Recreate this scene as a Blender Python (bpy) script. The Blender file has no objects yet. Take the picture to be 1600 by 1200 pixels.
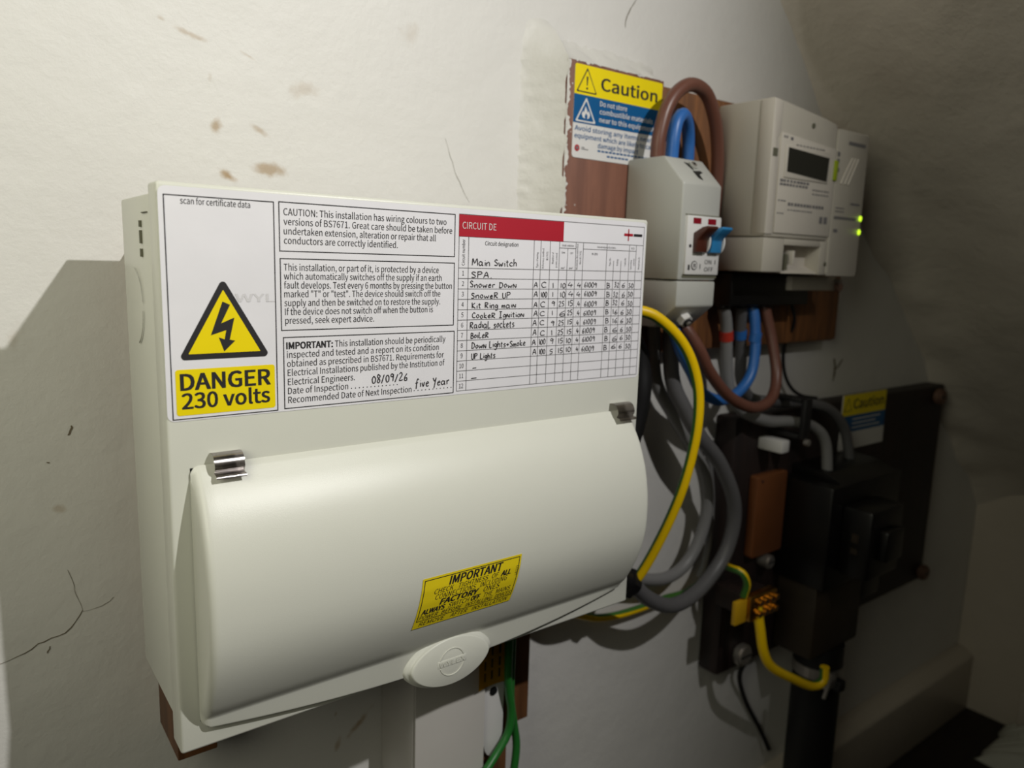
import bpy, bmesh, math, random
from mathutils import Vector, Matrix, noise
random.seed(7)
C = bpy.context.scene.collection
S = bpy.context.scene
FL = 0.722            # the enclosure's top edge is this high above the cupboard floor; z below is measured from that edge
YW = 0.125            # face of the back wall

# ------------------------------------------------------------------ camera
cam = bpy.data.cameras.new('camera'); co = bpy.data.objects.new('camera', cam); C.objects.link(co)
R = Matrix(((0.799425, 0.073902, -0.596202), (-0.600031, 0.147281, -0.786302), (0.029700, 0.986330, 0.162084)))
co.matrix_world = Matrix.Translation((-0.07161558, -0.33826436, FL - 0.02809901)) @ R.to_4x4()
cam.sensor_width = 36; cam.lens = 1171.286 * 36 / 1600; cam.clip_start = 0.01
cam.dof.use_dof = True; cam.dof.focus_distance = 0.38; cam.dof.aperture_fstop = 8.6
S.camera = co

# ------------------------------------------------------------------ light
w = bpy.data.worlds.new('world'); S.world = w; w.use_nodes = True
w.node_tree.nodes['Background'].inputs[0].default_value = (1, 0.95, 0.85, 1)
w.node_tree.nodes['Background'].inputs[1].default_value = 0.012

def aim(o, loc, tgt):
    o.location = Vector(loc) + Vector((0, 0, FL))
    o.rotation_euler = (Vector(tgt) - Vector(loc)).to_track_quat('-Z', 'Y').to_euler()
def lamp(name, kind, loc, tgt, power, col, **kw):
    l = bpy.data.lights.new(name, kind); l.energy = power; l.color = col
    for k, v in kw.items(): setattr(l, k, v)
    o = bpy.data.objects.new(name, l); C.objects.link(o); aim(o, loc, tgt); return o
lamp('cupboard_lamp', 'SPOT', (0.33, -0.67, 0.495), (-0.11, 0.125, 0.045), 26.8, (1, 0.985, 0.955),
     spot_size=math.radians(102), spot_blend=1.0, shadow_soft_size=0.008)
lamp('hallway_light', 'AREA', (-0.35, -0.30, 0.20), (0.1, 0.125, 0.0), 0.90, (1, 0.985, 0.78),
     shape='RECTANGLE', size=0.3, size_y=0.5, spread=math.radians(120))
vs = S.view_settings
S.display_settings.display_device = 'sRGB'
vs.view_transform = 'Standard'; vs.look = 'None'; vs.gamma = 1; vs.use_curve_mapping = False; vs.exposure = 0.0

# ------------------------------------------------------------------ materials (all node based)
def srgb(r, g, b):
    f = lambda c: (c / 12.92 if c <= 0.04045 else ((c + 0.055) / 1.055) ** 2.4)
    return (f(r / 255), f(g / 255), f(b / 255), 1)
def mat(name, col, rough=0.5, metal=0.0, vary=0.06, scale=60.0, bump=0.0, bscale=200.0, spec=0.5, emit=None):
    m = bpy.data.materials.new(name); m.use_nodes = True
    nt = m.node_tree; N = nt.nodes; L = nt.links; b = N['Principled BSDF']
    tc = N.new('ShaderNodeTexCoord')
    n = N.new('ShaderNodeTexNoise'); n.inputs['Scale'].default_value = scale; n.inputs['Detail'].default_value = 6
    L.new(tc.outputs['Object'], n.inputs['Vector'])
    mx = N.new('ShaderNodeMix'); mx.data_type = 'RGBA'
    c = col
    mx.inputs['A'].default_value = (c[0] * (1 - vary), c[1] * (1 - vary), c[2] * (1 - vary), 1)
    mx.inputs['B'].default_value = (min(1, c[0] * (1 + vary)), min(1, c[1] * (1 + vary)), min(1, c[2] * (1 + vary)), 1)
    L.new(n.outputs['Fac'], mx.inputs['Factor']); L.new(mx.outputs['Result'], b.inputs['Base Color'])
    b.inputs['Roughness'].default_value = rough; b.inputs['Metallic'].default_value = metal
    b.inputs['Specular IOR Level'].default_value = spec
    if bump:
        n2 = N.new('ShaderNodeTexNoise'); n2.inputs['Scale'].default_value = bscale; n2.inputs['Detail'].default_value = 4
        L.new(tc.outputs['Object'], n2.inputs['Vector'])
        bp = N.new('ShaderNodeBump'); bp.inputs['Strength'].default_value = bump; bp.inputs['Distance'].default_value = 0.002
        L.new(n2.outputs['Fac'], bp.inputs['Height']); L.new(bp.outputs['Normal'], b.inputs['Normal'])
    if emit:
        b.inputs['Emission Color'].default_value = emit[0]; b.inputs['Emission Strength'].default_value = emit[1]
    return m

def wood(name, a, bcol, rough=0.6, sc=(14, 14, 1.6)):
    m = mat(name, a, rough); nt = m.node_tree; N = nt.nodes; L = nt.links; b = N['Principled BSDF']
    tc = N.new('ShaderNodeTexCoord'); mp = N.new('ShaderNodeMapping'); mp.inputs['Scale'].default_value = sc
    n = N.new('ShaderNodeTexNoise'); n.inputs['Scale'].default_value = 9; n.inputs['Detail'].default_value = 8; n.inputs['Distortion'].default_value = 0.6
    L.new(tc.outputs['Object'], mp.inputs['Vector']); L.new(mp.outputs['Vector'], n.inputs['Vector'])
    cr = N.new('ShaderNodeValToRGB'); cr.color_ramp.elements[0].position = 0.3; cr.color_ramp.elements[1].position = 0.7
    cr.color_ramp.elements[0].color = a; cr.color_ramp.elements[1].color = bcol
    L.new(n.outputs['Fac'], cr.inputs['Fac']); L.new(cr.outputs['Color'], b.inputs['Base Color'])
    return m

def plaster(name, col, marks=(), bump=0.25, sheen=0.55):
    """painted plaster with trowel bumps; marks = brown rub marks (x, z, rx, rz, turn, strength)"""
    m = bpy.data.materials.new(name); m.use_nodes = True
    nt = m.node_tree; N = nt.nodes; L = nt.links; b = N['Principled BSDF']
    geo = N.new('ShaderNodeNewGeometry')
    big = N.new('ShaderNodeTexNoise'); big.inputs['Scale'].default_value = 7; big.inputs['Detail'].default_value = 5
    L.new(geo.outputs['Position'], big.inputs['Vector'])
    mx = N.new('ShaderNodeMix'); mx.data_type = 'RGBA'
    mx.inputs['A'].default_value = (col[0] * 0.93, col[1] * 0.925, col[2] * 0.91, 1)
    mx.inputs['B'].default_value = (min(1, col[0] * 1.05), min(1, col[1] * 1.05), min(1, col[2] * 1.06), 1)
    L.new(big.outputs['Fac'], mx.inputs['Factor']); cur = mx.outputs['Result']
    wob = N.new('ShaderNodeTexNoise'); wob.inputs['Scale'].default_value = 140; wob.inputs['Detail'].default_value = 5
    L.new(geo.outputs['Position'], wob.inputs['Vector'])
    for (x, z, rx, rz, turn, st) in marks:
        mp = N.new('ShaderNodeMapping'); mp.vector_type = 'TEXTURE'
        mp.inputs['Location'].default_value = (x, YW, FL + z); mp.inputs['Rotation'].default_value = (0, turn, 0)
        mp.inputs['Scale'].default_value = (rx, 1, rz)
        L.new(geo.outputs['Position'], mp.inputs['Vector'])
        ln = N.new('ShaderNodeVectorMath'); ln.operation = 'LENGTH'; L.new(mp.outputs['Vector'], ln.inputs[0])
        ad = N.new('ShaderNodeMath'); ad.operation = 'MULTIPLY_ADD'; ad.inputs[1].default_value = 1.6
        L.new(wob.outputs['Fac'], ad.inputs[0]); L.new(ln.outputs['Value'], ad.inputs[2])
        mr = N.new('ShaderNodeMapRange'); mr.interpolation_type = 'SMOOTHSTEP'
        mr.inputs['From Min'].default_value = 1.75; mr.inputs['From Max'].default_value = 0.85
        mr.inputs['To Min'].default_value = 0; mr.inputs['To Max'].default_value = st
        L.new(ad.outputs['Value'], mr.inputs['Value'])
        mk = N.new('ShaderNodeMix'); mk.data_type = 'RGBA'; mk.inputs['B'].default_value = srgb(160, 134, 98)
        L.new(mr.outputs['Result'], mk.inputs['Factor']); L.new(cur, mk.inputs['A']); cur = mk.outputs['Result']
    L.new(cur, b.inputs['Base Color']); b.inputs['Roughness'].default_value = sheen
    n1 = N.new('ShaderNodeTexNoise'); n1.inputs['Scale'].default_value = 26; n1.inputs['Detail'].default_value = 6; n1.inputs['Roughness'].default_value = 0.62
    L.new(geo.outputs['Position'], n1.inputs['Vector'])
    bp = N.new('ShaderNodeBump'); bp.inputs['Strength'].default_value = bump; bp.inputs['Distance'].default_value = 0.006
    L.new(n1.outputs['Fac'], bp.inputs['Height'])
    n3 = N.new('ShaderNodeTexNoise'); n3.inputs['Scale'].default_value = 420; n3.inputs['Detail'].default_value = 3
    L.new(geo.outputs['Position'], n3.inputs['Vector'])
    b2 = N.new('ShaderNodeBump'); b2.inputs['Strength'].default_value = bump * 0.5; b2.inputs['Distance'].default_value = 0.0006
    L.new(n3.outputs['Fac'], b2.inputs['Height']); L.new(bp.outputs['Normal'], b2.inputs['Normal'])
    L.new(b2.outputs['Normal'], b.inputs['Normal'])
    return m

M = {}
MARKS = [(0.0606, 0.0433, .0045, .0055, 0.2, .75), (0.0852, 0.0443, .0075, .0030, 0.5, .55), (0.0665, 0.0160, .0085, .0034, 0.55, .95),
         (0.0905, 0.0219, .0135, .0055, 0.05, .75), (0.1133, 0.0714, .0120, .0065, -0.3, .30), (0.0490, 0.0905, .012, .0022, 0.28, .5),
         (0.0330, 0.0960, .004, .0022, 0.3, .5), (0.0800, 0.0850, .008, .0015, 0.4, .35), (0.058, 0.070, .002, .004, 0.2, .25),
         (0.186, 0.117, .008, .010, 0.6, .22), (-0.045, -0.075, .006, .010, 0.4, .25), (-0.030, -0.17, .004, .003, 0.4, .4), (0.148, -0.366, .016, .0035, -.75, .8), (0.131, -0.378, .003, .008, .3, .6), (0.1303, -0.352, .002, .003, .3, .6)]
M['wall'] = plaster('painted plaster', srgb(214, 212, 208), MARKS)
M['ceil'] = plaster('skim plaster', srgb(214, 206, 194), bump=0.5)
M['skirt'] = plaster('gloss skirting paint', srgb(205, 196, 184), bump=0.1, sheen=0.35)
M['endwall'] = plaster('old plaster', srgb(200, 190, 176), bump=0.4)
M['floor'] = wood('dark floor boards', srgb(38, 27, 20), srgb(22, 16, 12), 0.7, (3, 14, 3))
M['crack'] = mat('dark crack line', srgb(112, 102, 84), 0.9)  # one dark tone for the thin plaster cracks
M['mend'] = plaster('rough filler', srgb(208, 206, 200), bump=0.35)
M['shell'] = mat('cream powder coat', srgb(209, 209, 199), 0.36, vary=0.015, bump=0.07, bscale=2600, spec=0.45)
M['groove'] = mat('knockout slot', srgb(96, 95, 78), 0.8)
M['paper'] = mat('label paper', srgb(225, 223, 228), 0.42, vary=0.08, scale=22, bump=0.12, bscale=45)
M['ink'] = mat('black print', srgb(38, 36, 38), 0.5)
M['ink2'] = mat('grey print', srgb(112, 110, 112), 0.5)
M['pen'] = mat('black pen', srgb(40, 36, 40), 0.5)
M['yellow'] = mat('warning yellow', srgb(236, 212, 0), 0.42, vary=0.04)
M['red'] = mat('label red', srgb(170, 26, 44), 0.45)
M['ghost'] = mat('show-through grey', srgb(206, 204, 207), 0.45)
M['chrome'] = mat('chrome', srgb(205, 200, 198), 0.13, 1.0, vary=0.02)
M['sticker'] = mat('sticker yellow', srgb(232, 208, 30), 0.4, vary=0.04)
M['woodA'] = wood('red brown board', srgb(128, 84, 66), srgb(104, 66, 52))
M['woodB'] = wood('orange pine board', srgb(140, 90, 48), srgb(92, 56, 30))
M['woodC'] = wood('dark stained board', srgb(42, 27, 23), srgb(22, 15, 14))
M['woodD'] = wood('brown batten', srgb(122, 80, 46), srgb(92, 58, 34))
M['blue'] = mat('sign blue', srgb(0, 84, 138), 0.4, vary=0.04)
M['white'] = mat('sign white', srgb(212, 210, 208), 0.42, vary=0.03)
M['iso'] = mat('isolator grey plastic', srgb(176, 176, 170), 0.42, vary=0.02)
M['meterp'] = mat('meter plastic', srgb(186, 180, 168), 0.45, vary=0.02)
M['meterl'] = mat('meter pale plastic', srgb(204, 197, 186), 0.42, vary=0.02)
M['lcd'] = mat('display glass', srgb(38, 38, 34), 0.18, vary=0.1)
M['lime'] = mat('lime button', srgb(150, 168, 20), 0.4)
M['led'] = mat('lit led', srgb(200, 230, 30), 0.4, emit=((0.62, 1.0, 0.03, 1), 1.3))
M['black'] = mat('black bakelite', srgb(9, 8, 8), 0.38, vary=0.2)
M['rubber'] = mat('black rubber', srgb(15, 14, 15), 0.55, vary=0.15)
M['grey'] = mat('grey cable sheath', srgb(128, 127, 126), 0.45, vary=0.05)
M['dgrey'] = mat('dark grey cable sheath', srgb(92, 91, 92), 0.45, vary=0.05)
M['brown'] = mat('brown cable sheath', srgb(104, 66, 54), 0.4, vary=0.06)
M['bluec'] = mat('blue cable sheath', srgb(46, 104, 176), 0.4, vary=0.05)
M['earthy'] = mat('earth yellow', srgb(238, 196, 0), 0.4, vary=0.04)
M['earthg'] = mat('earth green', srgb(62, 110, 40), 0.4, vary=0.05)
M['green'] = mat('green cable sheath', srgb(38, 112, 44), 0.4, vary=0.06)
M['togb'] = mat('brown toggle', srgb(74, 36, 26), 0.4)
M['togl'] = mat('blue toggle', srgb(44, 122, 176), 0.4)
M['windr'] = mat('red window', srgb(130, 14, 32), 0.3)
M['brass'] = mat('brass', srgb(196, 150, 70), 0.3, 1.0, vary=0.15)
M['steel'] = mat('dull zinc', srgb(176, 170, 164), 0.4, 0.8, vary=0.1)
M['rust'] = mat('rusty brown metal', srgb(120, 92, 78), 0.6, 0.3, vary=0.2, scale=200)
M['rubred'] = mat('red marker band', srgb(178, 50, 34), 0.5)
M['orange'] = mat('orange fibre board', srgb(112, 64, 30), 0.6, vary=0.12)
M['tag'] = mat('yellow earth tag', srgb(206, 160, 22), 0.5, vary=0.08)
M['trunk'] = mat('grey pvc trunking', srgb(196, 192, 186), 0.45, vary=0.03)
M['cloth'] = mat('pale cloth', srgb(196, 196, 186), 0.8, vary=0.1, scale=80, bump=0.3, bscale=400)
M['sealbox'] = mat('brown sealing compound', srgb(44, 34, 22), 0.6, vary=0.25)

# ------------------------------------------------------------------ mesh builder
ROOT = {}
class MB:
    def __init__(s, *mats): s.bm = bmesh.new(); s.mats = [M[k] for k in mats]
    def take(s, t, mat=0, smooth=None):
        for f in t.faces: f.material_index = mat
        me = bpy.data.meshes.new('t'); t.to_mesh(me); t.free(); s.bm.from_mesh(me); bpy.data.meshes.remove(me)
    def box(s, x0, x1, y0, y1, z0, z1, bev=0, mat=0, seg=2, tf=None):
        t = bmesh.new(); bmesh.ops.create_cube(t, size=1)
        for v in t.verts: v.co = Vector(((x0 + x1) / 2 + v.co.x * (x1 - x0), (y0 + y1) / 2 + v.co.y * (y1 - y0), (z0 + z1) / 2 + v.co.z * (z1 - z0)))
        if bev: bmesh.ops.bevel(t, geom=list(t.edges), offset=bev, segments=seg, profile=0.5, affect='EDGES')
        if tf: bmesh.ops.transform(t, matrix=tf, verts=t.verts)
        s.take(t, mat)
    def prism(s, pts, axis, a0, a1, bev=0, mat=0, seg=2):
        """pts 2-D: axis 'y' -> (x,z), 'x' -> (y,z), 'z' -> (x,y)"""
        t = bmesh.new()
        mk = {'y': lambda p, a: (p[0], a, p[1]), 'x': lambda p, a: (a, p[0], p[1]), 'z': lambda p, a: (p[0], p[1], a)}[axis]
        A = [t.verts.new(mk(p, a0)) for p in pts]; B = [t.verts.new(mk(p, a1)) for p in pts]; n = len(pts)
        t.faces.new(A); t.faces.new(B[::-1])
        for i in range(n): t.faces.new((A[i], B[i], B[(i + 1) % n], A[(i + 1) % n]))
        bmesh.ops.recalc_face_normals(t, faces=t.faces)
        if bev: bmesh.ops.bevel(t, geom=list(t.edges), offset=bev, segments=seg, profile=0.5, affect='EDGES')
        s.take(t, mat)
    def flat(s, pts, mat=0):
        f = s.bm.faces.new([s.bm.verts.new(p) for p in pts]); f.material_index = mat; return f
    def poly(s, pts, y, mat=0):
        """filled 2-D outline (x,z) lying on plane y, facing the room; holes not needed"""
        t = bmesh.new(); vs_ = [t.verts.new((p[0], y, p[1])) for p in pts]; f = t.faces.new(vs_)
        f.normal_update()
        if f.normal.y > 0: f.normal_flip()
        bmesh.ops.triangulate(t, faces=[f]); s.take(t, mat)
    def frame(s, x0, z0, x1, z1, lw, y, mat=0):
        for a in ((x0, z0, x1, z0 + lw), (x0, z1 - lw, x1, z1), (x0, z0 + lw, x0 + lw, z1 - lw), (x1 - lw, z0 + lw, x1, z1 - lw)): s.rect(*a, y, mat)
    def rect(s, x0, z0, x1, z1, y, mat=0): s.flat([(x0, y, z0), (x1, y, z0), (x1, y, z1), (x0, y, z1)], mat)
    def tube(s, path, r, mat=0, seg=14, caps=True, mats=None, twist=0.0, step=0.004, smooth=True):
        P = [Vector(p) for p in path]
        if smooth and len(P) > 2: P = spline(P, step)
        n = len(P); rf = r if callable(r) else (lambda t: r)
        T = [(P[min(i + 1, n - 1)] - P[max(i - 1, 0)]).normalized() for i in range(n)]
        u = T[0].orthogonal().normalized() if not mats else (Vector((0, -1, 0)) - T[0] * T[0].dot(Vector((0, -1, 0)))).normalized()
        rings = []
        for i in range(n):
            u = (u - T[i] * u.dot(T[i])).normalized(); v = T[i].cross(u)
            rr = rf(i / (n - 1))
            rings.append([s.bm.verts.new(P[i] + (u * math.cos(a) + v * math.sin(a)) * rr) for a in [2 * math.pi * k / seg + twist * i / (n - 1) for k in range(seg)]])
        for i in range(n - 1):
            for k in range(seg):
                f = s.bm.faces.new((rings[i][k], rings[i][(k + 1) % seg], rings[i + 1][(k + 1) % seg], rings[i + 1][k]))
                f.material_index = mats[k] if mats else mat; f.smooth = True
        if caps:
            for rg in (rings[0][::-1], rings[-1]): f = s.bm.faces.new(rg); f.material_index = mat
    def cyl(s, c, d, r, h, mat=0, seg=24, bev=0, r2=None):
        t = bmesh.new(); bmesh.ops.create_cone(t, cap_ends=True, segments=seg, radius1=r, radius2=r if r2 is None else r2, depth=h)
        if bev: bmesh.ops.bevel(t, geom=[e for e in t.edges if len(e.link_faces) == 2 and any(len(f.verts) > 4 for f in e.link_faces)], offset=bev, segments=2, affect='EDGES')
        bmesh.ops.transform(t, matrix=Matrix.Translation(c) @ Vector((0, 0, 1)).rotation_difference(Vector(d)).to_matrix().to_4x4(), verts=t.verts)
        s.take(t, mat)
    def ell(s, c, rx, ry, rz, mat=0, seg=20):
        t = bmesh.new(); bmesh.ops.create_uvsphere(t, u_segments=seg, v_segments=seg // 2, radius=1)
        for v in t.verts: v.co = Vector((c[0] + v.co.x * rx, c[1] + v.co.y * ry, c[2] + v.co.z * rz))
        s.take(t, mat)

def spline(P, step):
    out = []; n = len(P)
    for i in range(n - 1):
        p0 = P[i - 1] if i else P[0] * 2 - P[1]; p3 = P[i + 2] if i + 2 < n else P[-1] * 2 - P[-2]
        p1, p2 = P[i], P[i + 1]; k = max(2, int((p2 - p1).length / step))
        for j in range(k):
            t = j / k
            out.append(0.5 * ((2 * p1) + (p2 - p0) * t + (2 * p0 - 5 * p1 + 4 * p2 - p3) * t * t + (3 * p1 - p0 - 3 * p2 + p3) * t ** 3))
    out.append(P[-1]); return out

def link(name, mb, parent=None, angle=38):
    me = bpy.data.meshes.new(name); mb.bm.normal_update()
    if parent is None:
        xs = [v.co for v in mb.bm.verts]
        lo = [min(v[i] for v in xs) for i in range(3)]; hi = [max(v[i] for v in xs) for i in range(3)]
        org = Vector(((lo[0] + hi[0]) / 2, (lo[1] + hi[1]) / 2, lo[2]))
    else: org = ROOT[parent]
    bmesh.ops.translate(mb.bm, vec=-org, verts=mb.bm.verts)
    for f in mb.bm.faces: f.smooth = True
    mb.bm.to_mesh(me); mb.bm.free()
    for m in mb.mats: me.materials.append(m)
    me.set_sharp_from_angle(angle=math.radians(angle))
    o = bpy.data.objects.new(name, me); C.objects.link(o)
    if parent is None: o.location = org + Vector((0, 0, FL))
    else: o.parent = parent
    ROOT[o] = org
    return o
def thing(name, label, cat, loc, group=None):
    o = bpy.data.objects.new(name, None); o.empty_display_size = 0.02; C.objects.link(o)
    o.location = Vector(loc) + Vector((0, 0, FL)); ROOT[o] = Vector(loc)
    o['label'] = label; o['category'] = cat
    if group: o['group'] = group
    return o
def tag(o, label, cat, group=None):
    o['label'] = label; o['category'] = cat
    if group: o['group'] = group
    return o
def struct(name, mb, parent=None, angle=38):
    o = link(name, mb, parent, angle)
    if parent is None: o['kind'] = 'structure'
    return o

# ------------------------------------------------------------------ lettering
_tc = {}
try: FONT = bpy.data.fonts.load(bpy.utils.system_resource('DATAFILES', path='fonts') + '/Noto Sans CJK Regular.woff2')      # a font that ships inside Blender
except Exception: FONT = None
def glyphs(txt, bold=0.0, shear=0.0, res=3):
    k = (txt, bold, shear, res)
    if k in _tc: return _tc[k]
    cu = bpy.data.curves.new('lettering', 'FONT'); cu.body = txt; cu.size = 50; cu.resolution_u = res; cu.shear = shear
    if FONT: cu.font = FONT
    ob = bpy.data.objects.new('lettering', cu); me = ob.to_mesh()
    V = [(v.co.x / 50, v.co.y / 50) for v in me.vertices]; F = [tuple(p.vertices) for p in me.polygons]
    ob.to_mesh_clear(); bpy.data.objects.remove(ob); bpy.data.curves.remove(cu)
    _tc[k] = (V, F); return V, F
_cap = []
def text(mb, txt, x0, x1, z, cap, y=0, mat=0, bold=0.0, shear=0.0, put=None, up=False, wide=0.82, res=3, centre=False):
    """letters on a plane facing the room: left end x0, right end x1 (None = natural), baseline z, capital height cap; bold = overprint"""
    if FONT: txt = txt.replace('“', '"').replace('”', '"')
    V, F = glyphs(txt, 0.0, shear, res)
    if not V: return
    if not _cap: _cap.append(max(v[1] for v in glyphs('H', 0.0)[0]))
    sz = cap / _cap[0]; lo = min(v[0] for v in V); hi = max(v[0] for v in V)
    sx = (x1 - x0) / (hi - lo) if x1 is not None else sz * wide
    if centre: x0 -= (hi - lo) * sx / 2
    if put is None: put = (lambda a, b: (x0 - b, y, z + a)) if up else (lambda a, b: (x0 + a, y, z + b))
    else: q = put; put = lambda a, b: q(x0 + a, z + b)
    e_ = bold * 2.3 * _cap[0]
    for n_, (du, dv) in enumerate([(0, 0)] if bold < 0.004 else [(0, 0), (-e_, -e_ * .6), (e_, e_ * .6), (-e_, e_ * .6), (e_, -e_ * .6), (-e_, 0), (e_, 0)]):
        vs_ = []
        for v in V:
            p = Vector(put((v[0] - lo + du) * sx, (v[1] + dv) * sz)); p.y -= n_ * 4e-6; vs_.append(mb.bm.verts.new(p))
        for f in F:
            ff = mb.bm.faces.new([vs_[i] for i in f]); ff.material_index = mat

# pen strokes: a small hand alphabet, capital height 1, strokes separated by '/'
PEN = {
 'M': '0,0 .08,1 .35,.35 .62,1 .7,0', 'a': '.42,.5 .15,.58 0,.28 .15,0 .4,.2 .44,.55/.42,.4 .45,.05 .55,.02', 'i': '.08,.55 .1,.02/.1,.8 .11,.84',
 'n': '0,.55 .04,0/.04,.35 .2,.58 .36,.5 .4,0', 'N': '0,0 .03,.62 .4,.02 .42,.62', 'S': '.42,.85 .2,1 .05,.78 .4,.35 .3,.05 .02,.1', 's': '.36,.5 .18,.6 .06,.42 .34,.2 .22,0 .02,.06',
 'w': '0,.55 .12,.02 .28,.42 .42,.02 .56,.58', 'W': '0,.6 .12,0 .28,.45 .42,0 .58,.62', 't': '.12,.85 .14,.05 .26,0/0,.6 .3,.62', 'c': '.36,.5 .18,.6 0,.3 .14,0 .38,.08', 'h': '.02,1 .04,0/.04,.34 .2,.56 .36,.4 .38,0',
 'P': '.02,0 .06,1/.02,.95 .4,.95 .44,.65 .08,.5', 'A': '0,0 .28,1 .5,0/.1,.38 .44,.4', '.': '.05,0 .1,.03', 'o': '.2,.58 0,.3 .16,0 .38,.25 .24,.58', 'e': '.04,.3 .36,.36 .22,.58 .03,.34 .1,.02 .38,.08',
 'r': '.02,.55 .06,0/.05,.36 .18,.56 .34,.52', 'R': '.04,0 .06,1/0,.95 .4,.92 .4,.6 .08,.5 .5,0', 'D': '.04,0 .06,.98/0,.98 .4,.85 .5,.4 .3,.02 0,.02', 'U': '.02,.95 .04,.2 .2,0 .4,.12 .42,.95', 'K': '.04,1 .06,0/.45,.9 .08,.45 .5,0',
 'g': '.36,.5 .16,.58 .02,.3 .18,.06 .36,.3 .4,.5 .36,-.25 .18,-.38 .04,-.26', 'm': '0,.55 .03,0/.04,.4 .18,.55 .26,.02/.26,.4 .42,.55 .5,0', 'C': '.44,.82 .25,1 .03,.6 .12,.08 .44,.12', 'k': '.03,1 .05,0/.36,.55 .07,.28 .4,0',
 'I': '.2,0 .22,1/.02,1 .42,1/0,0 .4,0', 'd': '.36,.5 .16,.58 .02,.28 .16,0 .36,.25/.42,1 .4,.02', 'l': '.06,1 .08,0', 'B': '.04,0 .06,1/0,.98 .36,.9 .32,.58 .06,.52 .42,.42 .4,.08 0,0', 'L': '.05,1 .04,0 .4,.04',
 'f': '.42,.9 .3,1.05 .16,.7 .1,-.3/0,.5 .34,.55', '+': '.2,.1 .2,.6/0,.35 .42,.35', '-': '0,.4 .4,.44', '/': '0,-.1 .34,1', 'v': '0,.55 .16,.02 .34,.58', 'y': '.02,.55 .14,.15 .34,.55/.36,.58 .16,-.35', 'Y': '0,1 .16,.5 .4,1/.4,1 .1,-.35',
 '0': '.2,1 .02,.6 .1,.05 .34,.1 .4,.7 .2,1', '1': '.1,.95 .12,0', '2': '.02,.8 .2,1 .36,.75 .02,.02 .42,.06', '3': '.04,.92 .3,.95 .14,.56 .36,.3 .2,0 0,.1', '4': '.2,1 .02,.42 .42,.44/.3,.7 .28,0', '5': '.4,1 .1,.98 .06,.58 .34,.5 .3,.06 .02,.04',
 '6': '.34,.98 .08,.5 .1,.05 .34,.1 .32,.42 .08,.36', '7': '0,.95 .4,.97 .14,0', '8': '.36,.85 .14,1 .08,.72 .36,.3 .2,0 .04,.22 .34,.7 .36,.85', '9': '.36,.8 .16,1 .04,.7 .3,.58 .38,.9 .3,0', ' ': ''}
def pen(mb, txt, x0, x1, z, cap, y, mat=0, lw=0.0005):
    adv = []; w_ = 0
    for ch in txt:
        pts = [tuple(map(float, p.split(','))) for st in PEN[ch].split('/') if st for p in st.split()]
        adv.append(w_); w_ += (max(p[0] for p in pts) if pts else 0.28) + 0.17
    w_ -= 0.17; sx = (x1 - x0) / w_ if x1 is not None else cap * 0.8
    for ch, a in zip(txt, adv):
        jz = random.uniform(-.06, .06); js = random.uniform(.92, 1.1)
        for st in PEN[ch].split('/'):
            if not st: continue
            P = [Vector((x0 + (a + float(p.split(',')[0]) + random.uniform(-.02, .02)) * sx, y, z + (float(p.split(',')[1]) * js + jz + random.uniform(-.025, .025)) * cap)) for p in st.split()]
            if len(P) > 2: P = spline(P, cap * 0.18)
            L_ = []; n = len(P)
            for i in range(n):
                t = (P[min(i + 1, n - 1)] - P[max(i - 1, 0)])
                if t.length < 1e-9: t = Vector((1, 0, 0))
                t.normalize(); nn = Vector((-t.z, 0, t.x)) * lw / 2; yy = Vector((0, -1e-6 * (i % 2), 0))
                L_.append((mb.bm.verts.new(P[i] - nn + yy), mb.bm.verts.new(P[i] + nn + yy)))
            for i in range(n - 1):
                f = mb.bm.faces.new((L_[i][0], L_[i + 1][0], L_[i + 1][1], L_[i][1])); f.material_index = mat

def rrect(x0, z0, x1, z1, r, n=5):
    out = []
    for cx, cz, a0 in ((x1 - r, z0 + r, -90), (x1 - r, z1 - r, 0), (x0 + r, z1 - r, 90), (x0 + r, z0 + r, 180)):
        for i in range(n + 1):
            a = math.radians(a0 + 90 * i / n); out.append((cx + r * math.cos(a), cz + r * math.sin(a)))
    return out
def rtri(pts, r, n=5):
    """rounded triangle outline"""
    out = []
    for i in range(3):
        p = Vector(pts[i]).to_2d(); a = (Vector(pts[i - 1]).to_2d() - p).normalized(); b = (Vector(pts[(i + 1) % 3]).to_2d() - p).normalized()
        h = a.angle(b) / 2; d = r / math.tan(h); c = p + (a + b).normalized() * (r / math.sin(h))
        s0 = p + a * d - c; s1 = p + b * d - c
        for j in range(n + 1):
            t = j / n; v = (s0 * (1 - t) + s1 * t).normalized() * r; out.append(tuple(c + v))
    return out
m_ = lambda *a: [v / 1000 for v in a]

# ================================================================== THE SETTING
b = MB('wall', 'wall'); b.box(-0.75, 1.26, YW, YW + 0.1, -FL, 0.72); wall = struct('wall_back', b)
b = MB('endwall'); b.box(1.207, 1.27, -1.0, YW - 0.0005, -FL, -0.30); struct('wall_right', b)
b = MB('floor'); b.box(-0.75, 1.30, -1.3, YW + 0.1, -FL - 0.05, -FL); struct('floor', b)
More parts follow.
